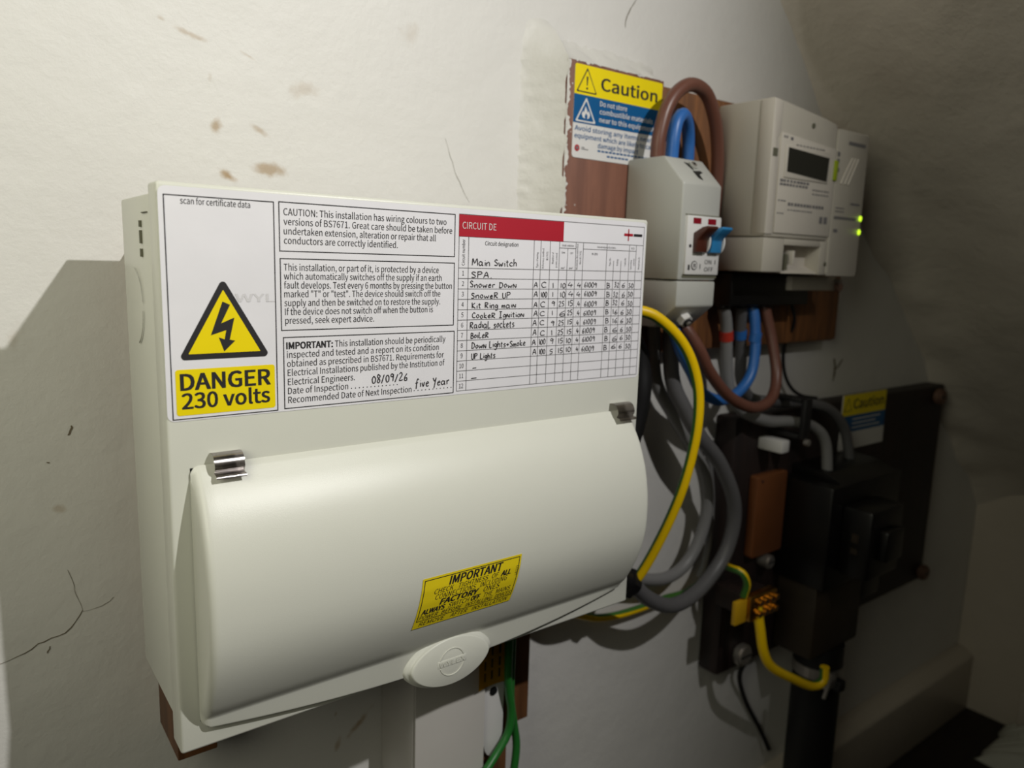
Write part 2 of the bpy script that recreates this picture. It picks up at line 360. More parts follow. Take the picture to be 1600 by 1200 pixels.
# underside of the stairs: a long slope, slightly dished, meeting the back wall in a wavy line
b = MB('ceil'); nx, ny = 70, 40; G = []
for i in range(nx + 1):
    row = []
    for j in range(ny + 1):
        x = 0.50 + (1.30 - 0.50) * i / nx; y = YW + 0.004 - (1.0) * (j / ny) ** 1.6
        near = max(0, 1 - (YW - y) / 0.08)
        d = 0.010 * noise.noise(Vector((x * 7, y * 7, 2.3))) + 0.006 * noise.noise(Vector((x * 23, y * 20, 0.3))) * (0.4 + near) - 0.012 * near * near
        row.append(b.bm.verts.new((x + d, y, 0.228 - 0.987 * (x - 0.6065) + d)))
    G.append(row)
for i in range(nx):
    for j in range(ny): b.bm.faces.new((G[i][j], G[i][j + 1], G[i + 1][j + 1], G[i + 1][j]))
r_ = bmesh.ops.extrude_face_region(b.bm, geom=list(b.bm.faces))
bmesh.ops.translate(b.bm, vec=(0.05, 0, 0.05), verts=[v for v in r_['geom'] if isinstance(v, bmesh.types.BMVert)])
bmesh.ops.recalc_face_normals(b.bm, faces=b.bm.faces)
struct('ceiling', b)
b = MB('skirt'); b.prism([(0.1248, -FL), (0.1248, -0.620), (0.116, -0.622), (0.101, -0.630), (0.099, -0.634), (0.099, -FL)], 'x', -0.75, 1.2065, 0.0008)
struct('baseboard_back', b)
b = MB('skirt'); b.box(1.196, 1.2068, -0.9, 0.026, -0.7215, -0.655, 0.002); struct('trim_1', b)

# cracks in the plaster: thin dark furrow lines
def crack(path, wd, name='crack'):
    b = MB('crack'); P = spline([Vector((p[0], YW - 0.0004, p[1])) for p in path], 0.003); n = len(P); L_ = []
    P = [p + Vector((random.uniform(-.0005, .0005), 0, random.uniform(-.0005, .0005))) for p in P]
    for i in range(n):
        t = (P[min(i + 1, n - 1)] - P[max(i - 1, 0)]).normalized(); k = wd * (0.35 + 0.65 * math.sin(math.pi * (0.08 + 0.9 * i / n))) * random.uniform(.6, 1.3)
        nn = Vector((-t.z, 0, t.x)) * k / 2; L_.append((b.bm.verts.new(P[i] - nn), b.bm.verts.new(P[i] + nn)))
    for i in range(n - 1): b.bm.faces.new((L_[i][0], L_[i + 1][0], L_[i + 1][1], L_[i][1]))
    link(name, b, wall)
crack([(-0.0640, -0.2515), (-0.0506, -0.2488), (-0.0444, -0.2454), (-0.0319, -0.2422), (-0.0236, -0.2345), (-0.0224, -0.2313)], 0.0006)
crack([(-0.0224, -0.2313), (-0.0257, -0.2158), (-0.0282, -0.2057)], 0.00022)
crack([(-0.0225, -0.232), (-0.0121, -0.2309), (-0.0059, -0.2274)], 0.00025)
crack([(-0.0411, -0.2518), (-0.0395, -0.2500), (-0.0388, -0.2480)], 0.0007)
crack([(-0.0216, -0.1240), (-0.0222, -0.1266), (-0.0240, -0.1295)], 0.0011)
crack([(-0.0345, -0.1425), (-0.0326, -0.1432)], 0.0010)
crack([(0.215, 0.055), (0.222, 0.036), (0.232, 0.018), (0.236, 0.012)], 0.00022)
crack([(0.395, 0.185), (0.385, 0.170), (0.383, 0.160)], 0.0007)
crack([(0.745, -0.128), (0.750, -0.140), (0.748, -0.155)], 0.004)
crack([(0.765, -0.130), (0.752, -0.142)], 0.003)

# lumpy filler left round the meter boards
def filler(x0, x1, z0, z1, along, hmax):
    b = MB('mend'); nu = max(4, int((x1 - x0) / 0.0025)); nv = max(4, int((z1 - z0) / 0.0025)); G = []
    for i in range(nu + 1):
        row = []
        for j in range(nv + 1):
            x = x0 + (x1 - x0) * i / nu; z = z0 + (z1 - z0) * j / nv
            e = (i / nu) if along == 'x' else (1 - j / nv)
            q = noise.noise(Vector((x * 60, 3, z * 60))); q2 = noise.noise(Vector((x * 190, 8, z * 190)))
            edge = min(1, 8 * min(j / nv, 1 - j / nv)) if along == 'x' else min(1, 8 * min(i / nu, 1 - i / nu))
            h = max(-0.003, (e ** 1.7 * hmax * (1 + 0.12 * q) + 0.0018 * q2 - 0.001) * edge - 0.0005)
            row.append(b.bm.verts.new((x + (0.0006 * q2 if 0 < i else 0), YW - h, z + 0.002 * q)))
        G.append(row)
    for i in range(nu):
        for j in range(nv): b.bm.faces.new((G[i][j], G[i + 1][j], G[i + 1][j + 1], G[i][j + 1]))
    link('filler_ridge', b, wall, 60)
filler(0.274, 0.3032, -0.08, 0.150, 'x', 0.0275)
filler(0.290, 0.420, 0.1180, 0.142, 'z', 0.0255)

# ================================================================== CONSUMER UNIT
W, H = 0.290, 0.258
cu = thing('consumer_unit', 'cream metal fuse box with domed lid and a large white notice label, on the wall', 'fuse box', (0.145, 0.08, -H))
b = MB('shell', 'groove')
b.box(0.001, 0.289, 0.0145, 0.080, -0.247, -0.004, 0.0012)
def slot(y0, y1, z0, z1): b.box(0.0002, 0.0012, y0, y1, z0, z1, 0, 1)
for a in ((.0345, .0375, -.0180, -.0152), (.0345, .0372, -.0253, -.0195), (.0343, .0372, -.0312, -.0276)): slot(*a)
b.box(0.0003, 0.0012, 0.0215, 0.032, -0.0121, -0.0117, 0, 1)
body = link('enclosure', b, cu)
b = MB('shell', 'groove')       # round knock-out: raised rim and the dark part-cut line
def arc(r, a0, a1, wd, mat, x=0.0004):
    n = 28; c = (0.056, -0.0545); prev = None
    for i in range(n + 1):
        a = math.radians(a0 + (a1 - a0) * i / n)
        q = [b.bm.verts.new((x, c[0] + (r + s_) * math.cos(a), c[1] + (r + s_) * math.sin(a))) for s_ in (-wd / 2, wd / 2)]
        if prev: f = b.bm.faces.new((prev[0], q[0], q[1], prev[1])); f.material_index = mat
        prev = q
arc(.0182, 92, 172, .0008, 0, -0.0002); arc(.0185, 130, 172, .0004, 1); arc(.0182, 184, 250, .0009, 1)
link('knockout', b, body)
b = MB('shell'); b.box(0, W, 0, 0.0152, -H, 0, 0.0016, seg=3); cover = link('front_cover', b, cu)
b = MB('rubber'); b.rect(0.0088, -0.2438, 0.2802, -0.1222, -0.0002); link('opening_shade', b, cover)  # flat black sheet paints the opening's shade, darkening the gap round the lid

# ---- the big notice label
Y1 = -0.0002; Y2 = -0.00035; Y3 = -0.00045; Y4 = -0.00055
b = MB('paper'); nX, nZ = 60, 24; G = []
rz = rrect(0.0006, -0.1008, 0.2880, -0.0018, 0.003)
b.poly(rz, Y1); b.poly(rrect(0.0006, -0.1008, 0.2880, -0.0018, 0.003), 0.0)
sheet = link('notice_label', b, cover)
LW = 0.00042
b = MB('ink', 'yellow', 'ghost')
b.frame(*m_(2.6, -100.1, 48.6, -5.2), LW, Y2)
text(b, 'scan for certificate data', *m_(9.23, 38.03, -8.72, 2.6), Y2)
tri_o = [(p[0] / 1000, p[1] / 1000) for p in ((25.29, -39.0), (45.4, -74.3), (5.9, -74.3))]
tri_i = [(p[0] / 1000, p[1] / 1000) for p in ((25.32, -44.2), (41.0, -71.8), (10.0, -71.8))]
b.poly(rtri(tri_o, 0.0016), Y2, 0); b.poly(rtri(tri_i, 0.0002, 2), Y3, 1)
BOLT = [(24.89, -49.33), (28.03, -50.76), (24.04, -58.81), (29.74, -56.41), (27.48, -66.11), (29.85, -66.63), (25.0, -71.2), (22.86, -64.95), (25.32, -65.88), (26.13, -61.82), (19.56, -63.9)]
b.poly([(x / 1000, z / 1000) for x, z in BOLT], Y4, 0)
b.poly(rrect(*m_(4.4, -98.4, 47.3, -78.3), 0.0012), Y2, 1)
text(b, 'DANGER', *m_(6.48, 44.95, -87.3, 7.0), Y3, 0, bold=0.018)
text(b, '230 volts', *m_(6.78, 44.63, -95.5, 6.7), Y3, 0, bold=0.014)
text(b, 'WYL', *m_(30.5, 48.0, -49.6, 3.6), Y2 + 0.00005, 2, bold=0.01)
link('danger_panel', b, sheet)
BOX = [((50.6, -27.0, 144.4, -4.9), [
 ('CAUTION: This installation has wiring colours to two', 52.82, 138.93, -10.81), ('versions of BS7671. Great care should be taken before', 52.82, 142.47, -15.1),
 ('undertaken extension, alteration or repair that all', 52.82, 132.69, -19.31), ('conductors are correctly identified.', 52.82, 110.63, -23.5)]),
 ((50.7, -63.0, 144.4, -29.95), [
 ('This installation, or part of it, is protected by a device', 52.5, 134.61, -35.5), ('which automatically switches off the supply if an earth', 52.5, 136.43, -39.55),
 ('fault develops. Test every 6 months by pressing the button', 52.5, 142.81, -43.6), ('marked “T” or “test”. The device should switch off the', 52.5, 135.83, -47.63),
 ('supply and then be switched on to restore the supply.', 52.5, 135.75, -51.68), ('If the device does not switch off when the button is', 52.7, 131.43, -55.75), ('pressed, seek expert advice.', 52.7, 97.66, -59.8)]),
 ((51.5, -99.7, 145.0, -65.9), [
 ('IMPORTANT:', 53.1, 75.75, -71.5), ('This installation should be periodically', 76.93, 139.35, -71.5), ('inspected and tested and a report on its condition', 53.2, 135.28, -75.7),
 ('obtained as prescribed in BS7671. Requirements for', 53.2, 138.53, -79.9), ('Electrical Installations published by the Institution of', 53.4, 139.01, -84.15),
 ('Electrical Engineers.', 53.4, 87.2, -88.5), ('Date of Inspection', 53.4, 83.63, -92.75), ('. . . . . . . . . . . . .', 85.13, 111.01, -92.7),
 ('Recommended Date of Next Inspection', 53.4, 119.06, -97.05), ('. . . . . . . . . . .', 120.42, 143.69, -96.7)])]
for k, ((x0, z0, x1, z1), lines) in enumerate(BOX):
    b = MB('ink', 'pen'); b.frame(*m_(x0, z0, x1, z1), LW, Y2)
    for (s_, a, c, z) in lines:
        text(b, s_, *m_(a, c, z, 3.05), Y2, 0, bold=0.022 if s_.startswith('IMPORTANT') else 0.002)
    if k == 2:
        pen(b, '08/09/26', *m_(96.5, 116.2, -90.7, 4.0), Y3, 1); pen(b, 'five Year', *m_(121.4, 142.0, -94.6, 4.2), Y3, 1)
    link('notice_panel', b, sheet)

# ---- the circuit chart
b = MB('ink', 'red', 'pen', 'ink2', 'white')
X0, X1_, ZT, ZB = 0.1467, 0.2864, -0.0045, -0.0990; HL = 0.00032
b.frame(X0, ZB, X1_, ZT, HL, Y2, 3)
b.rect(X0, -0.01615, 0.2190, -0.0049, Y3, 1)
text(b, 'CIRCUIT DE', *m_(148.75, 170.6, -12.1, 3.5), Y4, 4, bold=-0.004)
b.rect(X0, -0.01625, X1_, -0.01593, Y2, 3)
for a in ((272.0, -13.6, 272.75, -6.5), (268.6, -10.7, 276.2, -9.2)): b.rect(*m_(*a), Y3, 1)
b.rect(*m_(277.0, -10.75, 284.5, -9.2), Y3, 0)
R0 = -0.0326; RH = (R0 - ZB) / 12
COLS = [152.99, 197.5, 202.5, 209.4, 216.4, 222.7, 229.1, 235.0, 254.4, 260.6, 267.0, 273.9, 280.0]
for i in range(12):
    z = R0 - RH * i; b.rect(X0, z - HL / 2, X1_, z + HL / 2, Y2, 3)
    text(b, str(i + 1), 0.1498, None, z - RH * 0.72, 0.0025, Y2, 0, centre=True)
for x in COLS: b.rect(x / 1000 - HL / 2, ZB, x / 1000 + HL / 2, -0.0262 if x in (222.7, 260.6, 267.0) else -0.0162, Y2, 3)
for a in ((216.4, 229.1, -20.0), (235.0, 280.0, -20.0)): b.rect(a[0] / 1000, a[2] / 1000, a[1] / 1000, a[2] / 1000 + HL, Y2, 3)
b.rect(*m_(222.7, -26.2, 222.95, -20.0), Y2, 3)
text(b, 'Circuit designation', *m_(163.64, 186.19, -20.25, 2.2), Y2)
text(b, 'Circuit number', 0.1507, None, -0.0312, 0.0018, Y2, 0, up=True, wide=0.8)
for s_, x, z in (('Type of wiring', 200.7, -31.5), ('Reference method', 205.0, -31.8), ('BS 7671', 208.0, -27.0), ('Number of', 212.2, -29.0), ('points served', 215.0, -31.0), ('Maximum disconnection', 231.0, -32.0), ('time BS 7671', 233.6, -29.0),
                 ('Type No', 258.2, -29.5), ('Rating', 264.5, -29.0), ('Capacity', 271.2, -29.5), ('Operating', 276.5, -31.5), ('current', 279.0, -29.0), ('Maximum Zs', 283.6, -31.0)):
    text(b, s_, x / 1000, None, z / 1000, 0.00135, Y2, 0, up=True, wide=0.72, res=1)
for s_, x, z in (('Live', 219.5, -23.0), ('cpc', 225.8, -23.0), ('mm²', 219.5, -32.0), ('mm²', 225.8, -32.0), ('Circuit conductors', 222.8, -18.9), ('Overcurrent protective devices', 254.0, -18.9), ('RCD', 277.0, -18.9), ('BS (EN)', 244.5, -23.2)):
    text(b, s_, x / 1000, None, z / 1000, 0.0013, Y2, 0, centre=True, wide=0.62 if len(s_) > 9 else 0.8, res=1)
NAMES = [('Main SwitcH'.replace('H', 'h'), 155.4, 185.2, -31.2, 3.6), ('SPA.', 155.0, 168.2, -37.6, 3.2), ('Snower DowN', 154.3, 185.4, -42.9, 3.2), ('SnoweR UP', 155.2, 181.3, -48.6, 3.1), ('Kit Ring maiN', 155.8, 185.4, -54.1, 3.1),
         ('CookeR IgNitioN', 156.1, 191.4, -59.5, 3.1), ('RadiaL sockets', 154.9, 184.8, -65.0, 3.9), ('BoiLeR', 155.5, 167.1, -70.3, 3.2), ('DowN Lights+Smoke', 156.2, 193.2, -76.0, 3.4), ('UP Lights', 156.2, 172.1, -81.8, 3.1), ('-', 157.0, 159.6, -87.6, 2.0), ('-', 156.4, 160.0, -93.2, 2.0)]
for s_, a, c, z, h in NAMES: pen(b, s_, *m_(a, c, z, h), Y3, 2, 0.00046)
ROWS = ['A,C,1,10,4,4,61009,B,32,6,30', 'A,100,1,10,4,4,61009,B,32,6,30', 'A,C,9,25,15,.4,61009,B,32,6,30', 'A,C,1,6,25,.4,61009,B,16,6,30', 'A,C,9,25,15,.4,61009,B,16,6,30', 'A,C,1,25,15,.4,61009,B,6,6,30', 'A,100,9,15,10,.4,61009,B,6,6,30', 'A,100,5,15,10,.4,61009,B,6,6,30']
XC = [198.4, 203.6, 211.5, 217.6, 224.3, 231.0, 237.2, 255.8, 261.8, 268.8, 274.6]
XW = [2.6, 3.4, 2.4, 4.0, 3.8, 3.0, 10.2, 2.4, 4.0, 2.4, 4.2]
for i, row in enumerate(ROWS):
    for s_, x, wd in zip(row.split(','), XC, XW):
        wd = wd * (0.45 if s_ == '1' else 1.3 if len(s_) == 3 and s_[0] == '1' else 1)
        x += random.uniform(-.3, .5); zz = (R0 - RH * (i + 1)) * 1000 - 4.6 + random.uniform(-.3, .4)
        pen(b, s_, x / 1000, (x + wd) / 1000, zz / 1000, 0.0030, Y3, 2, 0.00042)
link('circuit_chart', b, sheet)

# ---- domed lid
PROF = [(-.1212, 0.0009), (-.1214, .0016), (-.1240, .0034), (-.1290, .0077), (-.135, .0118), (-.140, .0147), (-.146, .0175), (-.1545, .0207), (-.1635, .0229), (-.172, .0243), (-.180, .0249), (-.1885, .0250), (-.197, .0245), (-.2045, .0231), (-.2115, .0211), (-.2195, .0180),
        (-.2275, .0140), (-.233, .0109), (-.2360, .0090), (-.2380, .0072), (-.2396, .0058), (-.2410, .0048), (-.2422, .0043), (-.2446, .0041), (-.2455, .0037), (-.2457, .0028), (-.2457, .0009)]
XL, XR = 0.0085, 0.2805
def lid_pt(i, x, ins):
    z, p = PROF[i]
    k = max(0, min(1, (-.2424 - z) / .0020)); u = (x - XL) / (XR - XL); bow = 0.0105 * (1 - min(1, abs((x - 0.1445) / 0.136)) ** 2) - 0.0034 * u ** 3
    zc = -0.182; z2 = zc + (z - zc) * (1 - ins / 0.0625)
    return Vector((x, -max(0.0009, p - ins) if 0 < i < len(PROF) - 1 else -0.0009, z2 - bow * k * (1 - ins / .01)))
secs = []; r = 0.0042
for j in range(7): a = math.pi / 2 * j / 6; secs.append((XL + r * (1 - math.sin(a)) if False else XL + r * (1 - math.cos(a)), r * (1 - math.sin(a))))
N_ = 60
for j in range(1, N_): secs.append((XL + r + (XR - XL - 2 * r) * j / N_, 0.0))
for j in range(7): a = math.pi / 2 * j / 6; secs.append((XR - r * (1 - math.sin(math.pi / 2 - a) if False else 1 - math.sin(a)), r * (1 - math.cos(a))))
b = MB('shell'); rings = [[b.bm.verts.new(lid_pt(i, x, ins)) for i in range(len(PROF))] for x, ins in secs]
for A, B in zip(rings, rings[1:]):
    for i in range(len(PROF)): b.bm.faces.new((A[i], A[(i + 1) % len(PROF)], B[(i + 1) % len(PROF)], B[i]))
b.bm.faces.new(rings[0][::-1]); b.bm.faces.new(rings[-1])
bmesh.ops.remove_doubles(b.bm, verts=b.bm.verts, dist=1e-6); bmesh.ops.recalc_face_normals(b.bm, faces=b.bm.faces)
lid = link('lid', b, cu, 50)
# oval thumb grip with a pressed maker's roundel
b = MB('shell'); oc = (0.1422, -0.2522)
def oval(s, y): return [b.bm.verts.new((oc[0] + 0.0262 * s * math.cos(t), y, oc[1] + 0.0143 * s * math.copysign(abs(math.sin(t)) ** 1.22, math.sin(t)))) for t in [2 * math.pi * k / 56 for k in range(56)]]
st = [oval(1.13, -0.0020), oval(1.12, -0.0042), oval(1.07, -0.0054), oval(1.015, -0.0060), oval(1.0, -0.0070), oval(0.985, -0.0078), oval(0.95, -0.0081)]
for A, B in zip(st, st[1:]):
    for k in range(56): b.bm.faces.new((A[k], A[(k + 1) % 56], B[(k + 1) % 56], B[k]))
b.bm.faces.new(st[-1]); b.bm.faces.new(st[0][::-1]); bmesh.ops.recalc_face_normals(b.bm, faces=b.bm.faces)
grip = link('grip', b, lid, 60)
b = MB('shell')
for r0, r1 in ((0.0078, 0.0083),):
    for k in range(40):
        a0, a1 = 2 * math.pi * k / 40, 2 * math.pi * (k + 1) / 40
        if abs(math.sin((a0 + a1) / 2)) < 0.30: continue
        b.prism([(oc[0] + q * math.cos(a), oc[1] + q * math.sin(a)) for q, a in ((r0, a0), (r1, a0), (r1, a1), (r0, a1))], 'y', -0.00845, -0.0079)
b.box(oc[0] - 0.0095, oc[0] + 0.0095, -0.0083, -0.0079, oc[1] - 0.0021, oc[1] + 0.0021, 0.0002)
text(b, 'WYLEX', oc[0] - 0.0085, oc[0] + 0.0085, oc[1] - 0.0014, 0.0028, -0.0086, 0, bold=0.01)
emb = link('maker_roundel', b, lid, 40)
# yellow sticker following the curve of the lid
ARC = [0.0]
for i in range(1, len(PROF)): ARC.append(ARC[-1] + math.hypot(PROF[i][0] - PROF[i - 1][0], PROF[i][1] - PROF[i - 1][1]))
def s_of_z(z):
    for i in range(1, len(PROF)):
        if PROF[i][0] <= z: t = (z - PROF[i - 1][0]) / (PROF[i][0] - PROF[i - 1][0]); return ARC[i - 1] + t * (ARC[i] - ARC[i - 1])
def on_lid(x, s, off):
    i = 1
    while i < len(ARC) - 1 and ARC[i] < s: i += 1
    t = (s - ARC[i - 1]) / (ARC[i] - ARC[i - 1]); z = PROF[i - 1][0] + t * (PROF[i][0] - PROF[i - 1][0]); p = PROF[i - 1][1] + t * (PROF[i][1] - PROF[i - 1][1])
    dz = PROF[i][0] - PROF[i - 1][0]; dp = PROF[i][1] - PROF[i - 1][1]; L_ = math.hypot(dz, dp)
    return Vector((x, -(p + off * (-dz) / L_), z + off * dp / L_))
SA = s_of_z(-.1898); SB = s_of_z(-.2196); SH = SB - SA; SW = 0.0636
put = lambda off: (lambda u, v: on_lid(0.1128 + u - 0.0026 * (SH - v) / SH, SA + (SH - v), off))   # u from left, v up from lower edge
b = MB('sticker', 'ink'); n1, n2 = 6, 24
for off in (0.0003,):
    G = [[b.bm.verts.new(put(off)(SW * i / n1, SH * j / n2)) for j in range(n2 + 1)] for i in range(n1 + 1)]
    for i in range(n1):
        for j in range(n2): b.bm.faces.new((G[i][j], G[i + 1][j], G[i + 1][j + 1], G[i][j + 1]))
def srect(u0, v0, u1, v1):
    q = put(0.00038); n = 12
    for k in range(n):
        a, c = v0 + (v1 - v0) * k / n, v0 + (v1 - v0) * (k + 1) / n
        f = b.bm.faces.new([b.bm.verts.new(q(*p)) for p in ((u0, a), (u1, a), (u1, c), (u0, c))]); f.material_index = 1
e = 0.0011; lw = 0.00045; zb = SH * 0.155
srect(e, zb, e + lw, SH - e); srect(SW - e - lw, zb, SW - e, SH - e); srect(e, SH - e - lw, SW - e, SH - e); srect(e, zb, SW - e, zb + lw)
def st_line(parts, vfrac, cap, x0=None, x1=None):
    for s_, a, c, bo in parts: text(b, s_, a * SW, c * SW, vfrac * SH, cap, 0, 1, bold=bo, shear=0.16, put=put(0.00042), res=2)
st_line([('IMPORTANT', .26, .80, .02)], .785, 0.0046)
st_line([('CHECK', .125, .31, 0), ('TIGHTNESS', .36, .66, 0), ('OF', .70, .77, 0), ('ALL', .80, .90, .03)], .665, 0.0030)
st_line([('CONNECTIONS', .145, .545, 0), ('INCLUDING', .59, .875, 0)], .55, 0.0030)
st_line([('FACTORY', .205, .585, .025), ('ONES', .64, .81, 0)], .425, 0.0034)
st_line([('ALWAYS', .045, .265, .025), ('SWITCH', .30, .51, 0), ('OFF', .53, .62, .03), ('THE', .66, .755, 0), ('MAINS', .79, .945, 0)], .30, 0.0030)
st_line([('POWER', .035, .215, 0), ('BEFORE', .25, .45, 0), ('INSTALLING', .49, .765, 0), ('DEVICES', .80, .965, 0)], .19, 0.0027)
st_line([('REMOVE', .055, .30, 0), ('AFTER', .36, .53, 0), ('INSTALLATION', .58, .955, 0)], .045, 0.0028)
qv = put(0.00042); text(b, 'L46233', 0.965 * SW, None, 0.70 * SH, 0.0020, 0, 1, res=1, wide=0.7, put=lambda u, v: qv(0.985 * SW - (v - 0.70 * SH), 0.60 * SH + (u - 0.965 * SW)))
link('check_sticker', b, lid)
# chrome hinge clips rolled over the lid's top edge
for x0, x1 in ((0.0172, 0.0303), (0.2638, 0.2786)):
    b = MB('chrome'); path = [(0.0006, -.1165), (-0.0030, -.1160), (-.0062, -.1172), (-.0080, -.1202), (-.0080, -.1225), (-.0070, -.1243), (-.0096, -.1249), (-.0103, -.1262)]
    P = spline([Vector((0, y, z)) for y, z in path], 0.0006); A = []
    for p in P: A.append([b.bm.verts.new((x, p.y, p.z)) for x in (x0, x1)])
    for p, q in zip(A, A[1:]): b.bm.faces.new((p[0], p[1], q[1], q[0]))
    bmesh.ops.solidify(b.bm, geom=list(b.bm.faces), thickness=0.0007); bmesh.ops.recalc_face_normals(b.bm, faces=b.bm.faces)
    link('hinge_clip', b, lid)

# ================================================================== BOARDS AND BATTENS
b = MB('woodD'); b.box(0.0152, 0.0370, 0.0803, YW, -0.3155, -0.02, 0.0008)
tag(link('wooden_batten', b), 'narrow brown wooden batten showing below the lower left corner of the cream fuse box', 'batten')
b = MB('woodD'); b.box(0.2640, 0.2815, 0.0930, YW, -0.3930, -0.02, 0.0008)
tag(link('wooden_batten', b), 'brown wooden batten behind the green cables under the right end of the fuse box', 'batten')
b = MB('woodA', 'mend'); b.box(0.3022, 0.4055, 0.0995, YW, -0.135, 0.1188, 0.0012)
def ragged(pts_lo, pts_hi):                 # white paint and filler dragged over the edge of the board
    for k in range(len(pts_lo) - 1): b.flat([(pts_lo[k][0], .0993, pts_lo[k][1]), (pts_hi[k][0], .0993, pts_hi[k][1]), (pts_hi[k + 1][0], .0993, pts_hi[k + 1][1]), (pts_lo[k + 1][0], .0993, pts_lo[k + 1][1])], 1)
n_ = 90; zz_ = [-.04 + .158 * k / n_ for k in range(n_ + 1)]
ragged([(.3024, z) for z in zz_], [(.3026 + max(0, .0022 + .0034 * noise.noise(Vector((z * 90, 1, 2))) + .0030 * noise.noise(Vector((z * 420, 4, 2)))), z) for z in zz_])
xx_ = [.303 + .10 * k / 60 for k in range(61)]
ragged([(x, .1186 - max(0, .0002 + .0026 * noise.noise(Vector((x * 110, 7, 2))) + .0018 * noise.noise(Vector((x * 500, 4, 9))))) for x in xx_], [(x, .1187) for x in xx_])
for k in range(16):
    x, z, r = .3035 + .012 * random.random() ** 2, random.uniform(-.03, .11), random.uniform(.0003, .0011)
    b.poly([(x + r * math.cos(t) * random.uniform(.5, 1), z + 1.5 * r * math.sin(t) * random.uniform(.5, 1)) for t in [math.pi * j / 4 for j in range(8)]], .09925, 1)
tag(link('backing_board', b), 'reddish brown board behind the grey switch, carrying the large caution sign', 'board')
b = MB('woodB'); b.box(0.4070, 0.7110, 0.1045, YW, -0.104, 0.1172, 0.004)
tag(link('backing_board', b), 'orange brown board on the wall behind the white electricity meter', 'board')
b = MB('woodC'); b.box(0.5370, 0.9850, 0.1000, YW, -0.446, -0.173, 0.003)
tag(link('backing_board', b), 'large dark stained board low on the wall behind the black fuse block', 'board')

# ---- big caution sign
cs = thing('caution_sign', 'yellow, blue and white caution sign stuck on the reddish brown board', 'sign', (0.355, 0.099, 0.050))
YS = 0.0990
sx0, sx1 = 0.3092, 0.4030
b = MB('white'); b.prism(rrect(sx0, 0.0497, sx1, 0.1161, 0.0025), 'y', YS, 0.0994); plate = link('sign_plate', b, cs)
YS1, YS2 = YS - 0.0002, YS - 0.0004
b = MB('yellow', 'ink'); b.poly([(sx0, .0950), (sx1, .0950), (sx1, .1161 - .001), (sx1 - .001, .1161), (sx0 + .001, .1161), (sx0, .1161 - .001)], YS1, 0)
for t, y_, mt in (([(.3212, .1146), (.3315, .0967), (.3109, .0967)], YS2, 1), ([(.3212, .1128), (.3301, .0975), (.3123, .0975)], YS2 - .0001, 0)): b.poly(rtri(t, 0.0006), y_, mt)
b.poly([(.3203, .1082), (.3221, .1082), (.3216, .1018), (.3208, .1018)], YS2 - .0002, 1); b.cyl((.3212, YS2 - .0002, .0998), (0, 1, 0), .0009, .0001, 1, 12)
text(b, 'Caution', .3358, .3970, .1008, .0088, YS2, 1, bold=0.012); link('caution_heading', b, plate)
b = MB('blue', 'white'); b.rect(sx0, .0747, sx1, .0950, YS1, 0)
for t, y_, mt in (([(.3212, .0937), (.3316, .0757), (.3108, .0757)], YS2, 1), ([(.3212, .0911), (.3295, .0768), (.3129, .0768)], YS2 - .0001, 0)): b.poly(rtri(t, 0.0006), y_, mt)
b.poly([(.3180, .0790), (.3168, .0815), (.3185, .0838), (.3190, .0825), (.3205, .0872), (.3222, .0845), (.3226, .0828), (.3238, .0842), (.3254, .0815), (.3244, .0790), (.3225, .0782), (.3229, .0805), (.3212, .0822), (.3200, .0800), (.3205, .0782)], YS2 - .0002, 1)
for s_, x1, z in (('Do not store', .3640, .0893), ('combustible materials', .3935, .0836), ('near to this equipment', .3955, .0777)): text(b, s_, .3352, x1, z, .0036, YS2, 1, bold=0.008)
link('advice_panel', b, plate)
b = MB('blue', 'red', 'ink2')
for s_, x0, x1, z, h, mt in (('Avoid storing any items near to', .3110, .4005, .0693, .0034, 0), ('equipment which are likely to cause', .3110, .4015, .0639, .0034, 0), ('damage by impact', .3350, .3790, .0588, .0034, 0)): text(b, s_, x0, x1, z, h, YS1, mt, bold=0.006)
for z, x0, x1 in ((.0560, .335, .397), (.0528, .345, .372)):
    for k in range(int((x1 - x0) / .004)): b.rect(x0 + k * .004, z, x0 + k * .004 + .0031, z + .0012, YS1, 0)
b.cyl((.3140, YS1, .0567), (0, 1, 0), .0024, .0002, 1, 20); b.cyl((.3140, YS1 - .0002, .0567), (0, 1, 0), .0012, .0002, 2, 12); b.rect(.3185, .0560, .3255, .0566, YS1, 2); b.rect(.3185, .0572, .3215, .0578, YS1, 2)
link('small_print', b, plate)

# ================================================================== ISOLATOR
iso = thing('isolator_switch', 'grey two-pole isolator box with brown and blue toggles beside the fuse box', 'switch', (0.391, 0.099, -0.078))
b = MB('iso'); YF = 0.0408
b.prism([(0.0990, 0.0535), (0.0615, 0.0535), (YF, 0.0330), (YF, -0.0386), (0.0990, -0.0386)], 'x', 0.3685, 0.4130, 0.0016)
up = link('upper_cover', b, iso)
b = MB('iso'); b.prism([(0.0990, -0.0394), (YF, -0.0394), (YF, -0.0585), (0.0620, -0.0760), (0.0990, -0.0760)], 'x', 0.3685, 0.4130, 0.0014)
low = link('terminal_shroud', b, iso)
b = MB('white', 'windr', 'ink', 'groove'); b.box(0.3735, 0.4128, 0.0386, 0.046, -0.0345, 0.0095, 0.0010)
b.box(0.3728, 0.4128, 0.0404, 0.043, -0.0368, -0.0347, 0, 3); b.box(0.3728, 0.4128, 0.0404, 0.043, 0.0096, 0.0104, 0, 3)
for x0, x1 in ((.3795, .3885), (.3965, .4060)): b.rect(x0, .0035, x1, .0078, 0.0384, 1)
for c_ in ((.3775, -.0130), (.3925, -.0130)): b.cyl((c_[0], .0384, c_[1]), (0, 1, 0), .0012, .0006, 2, 12)
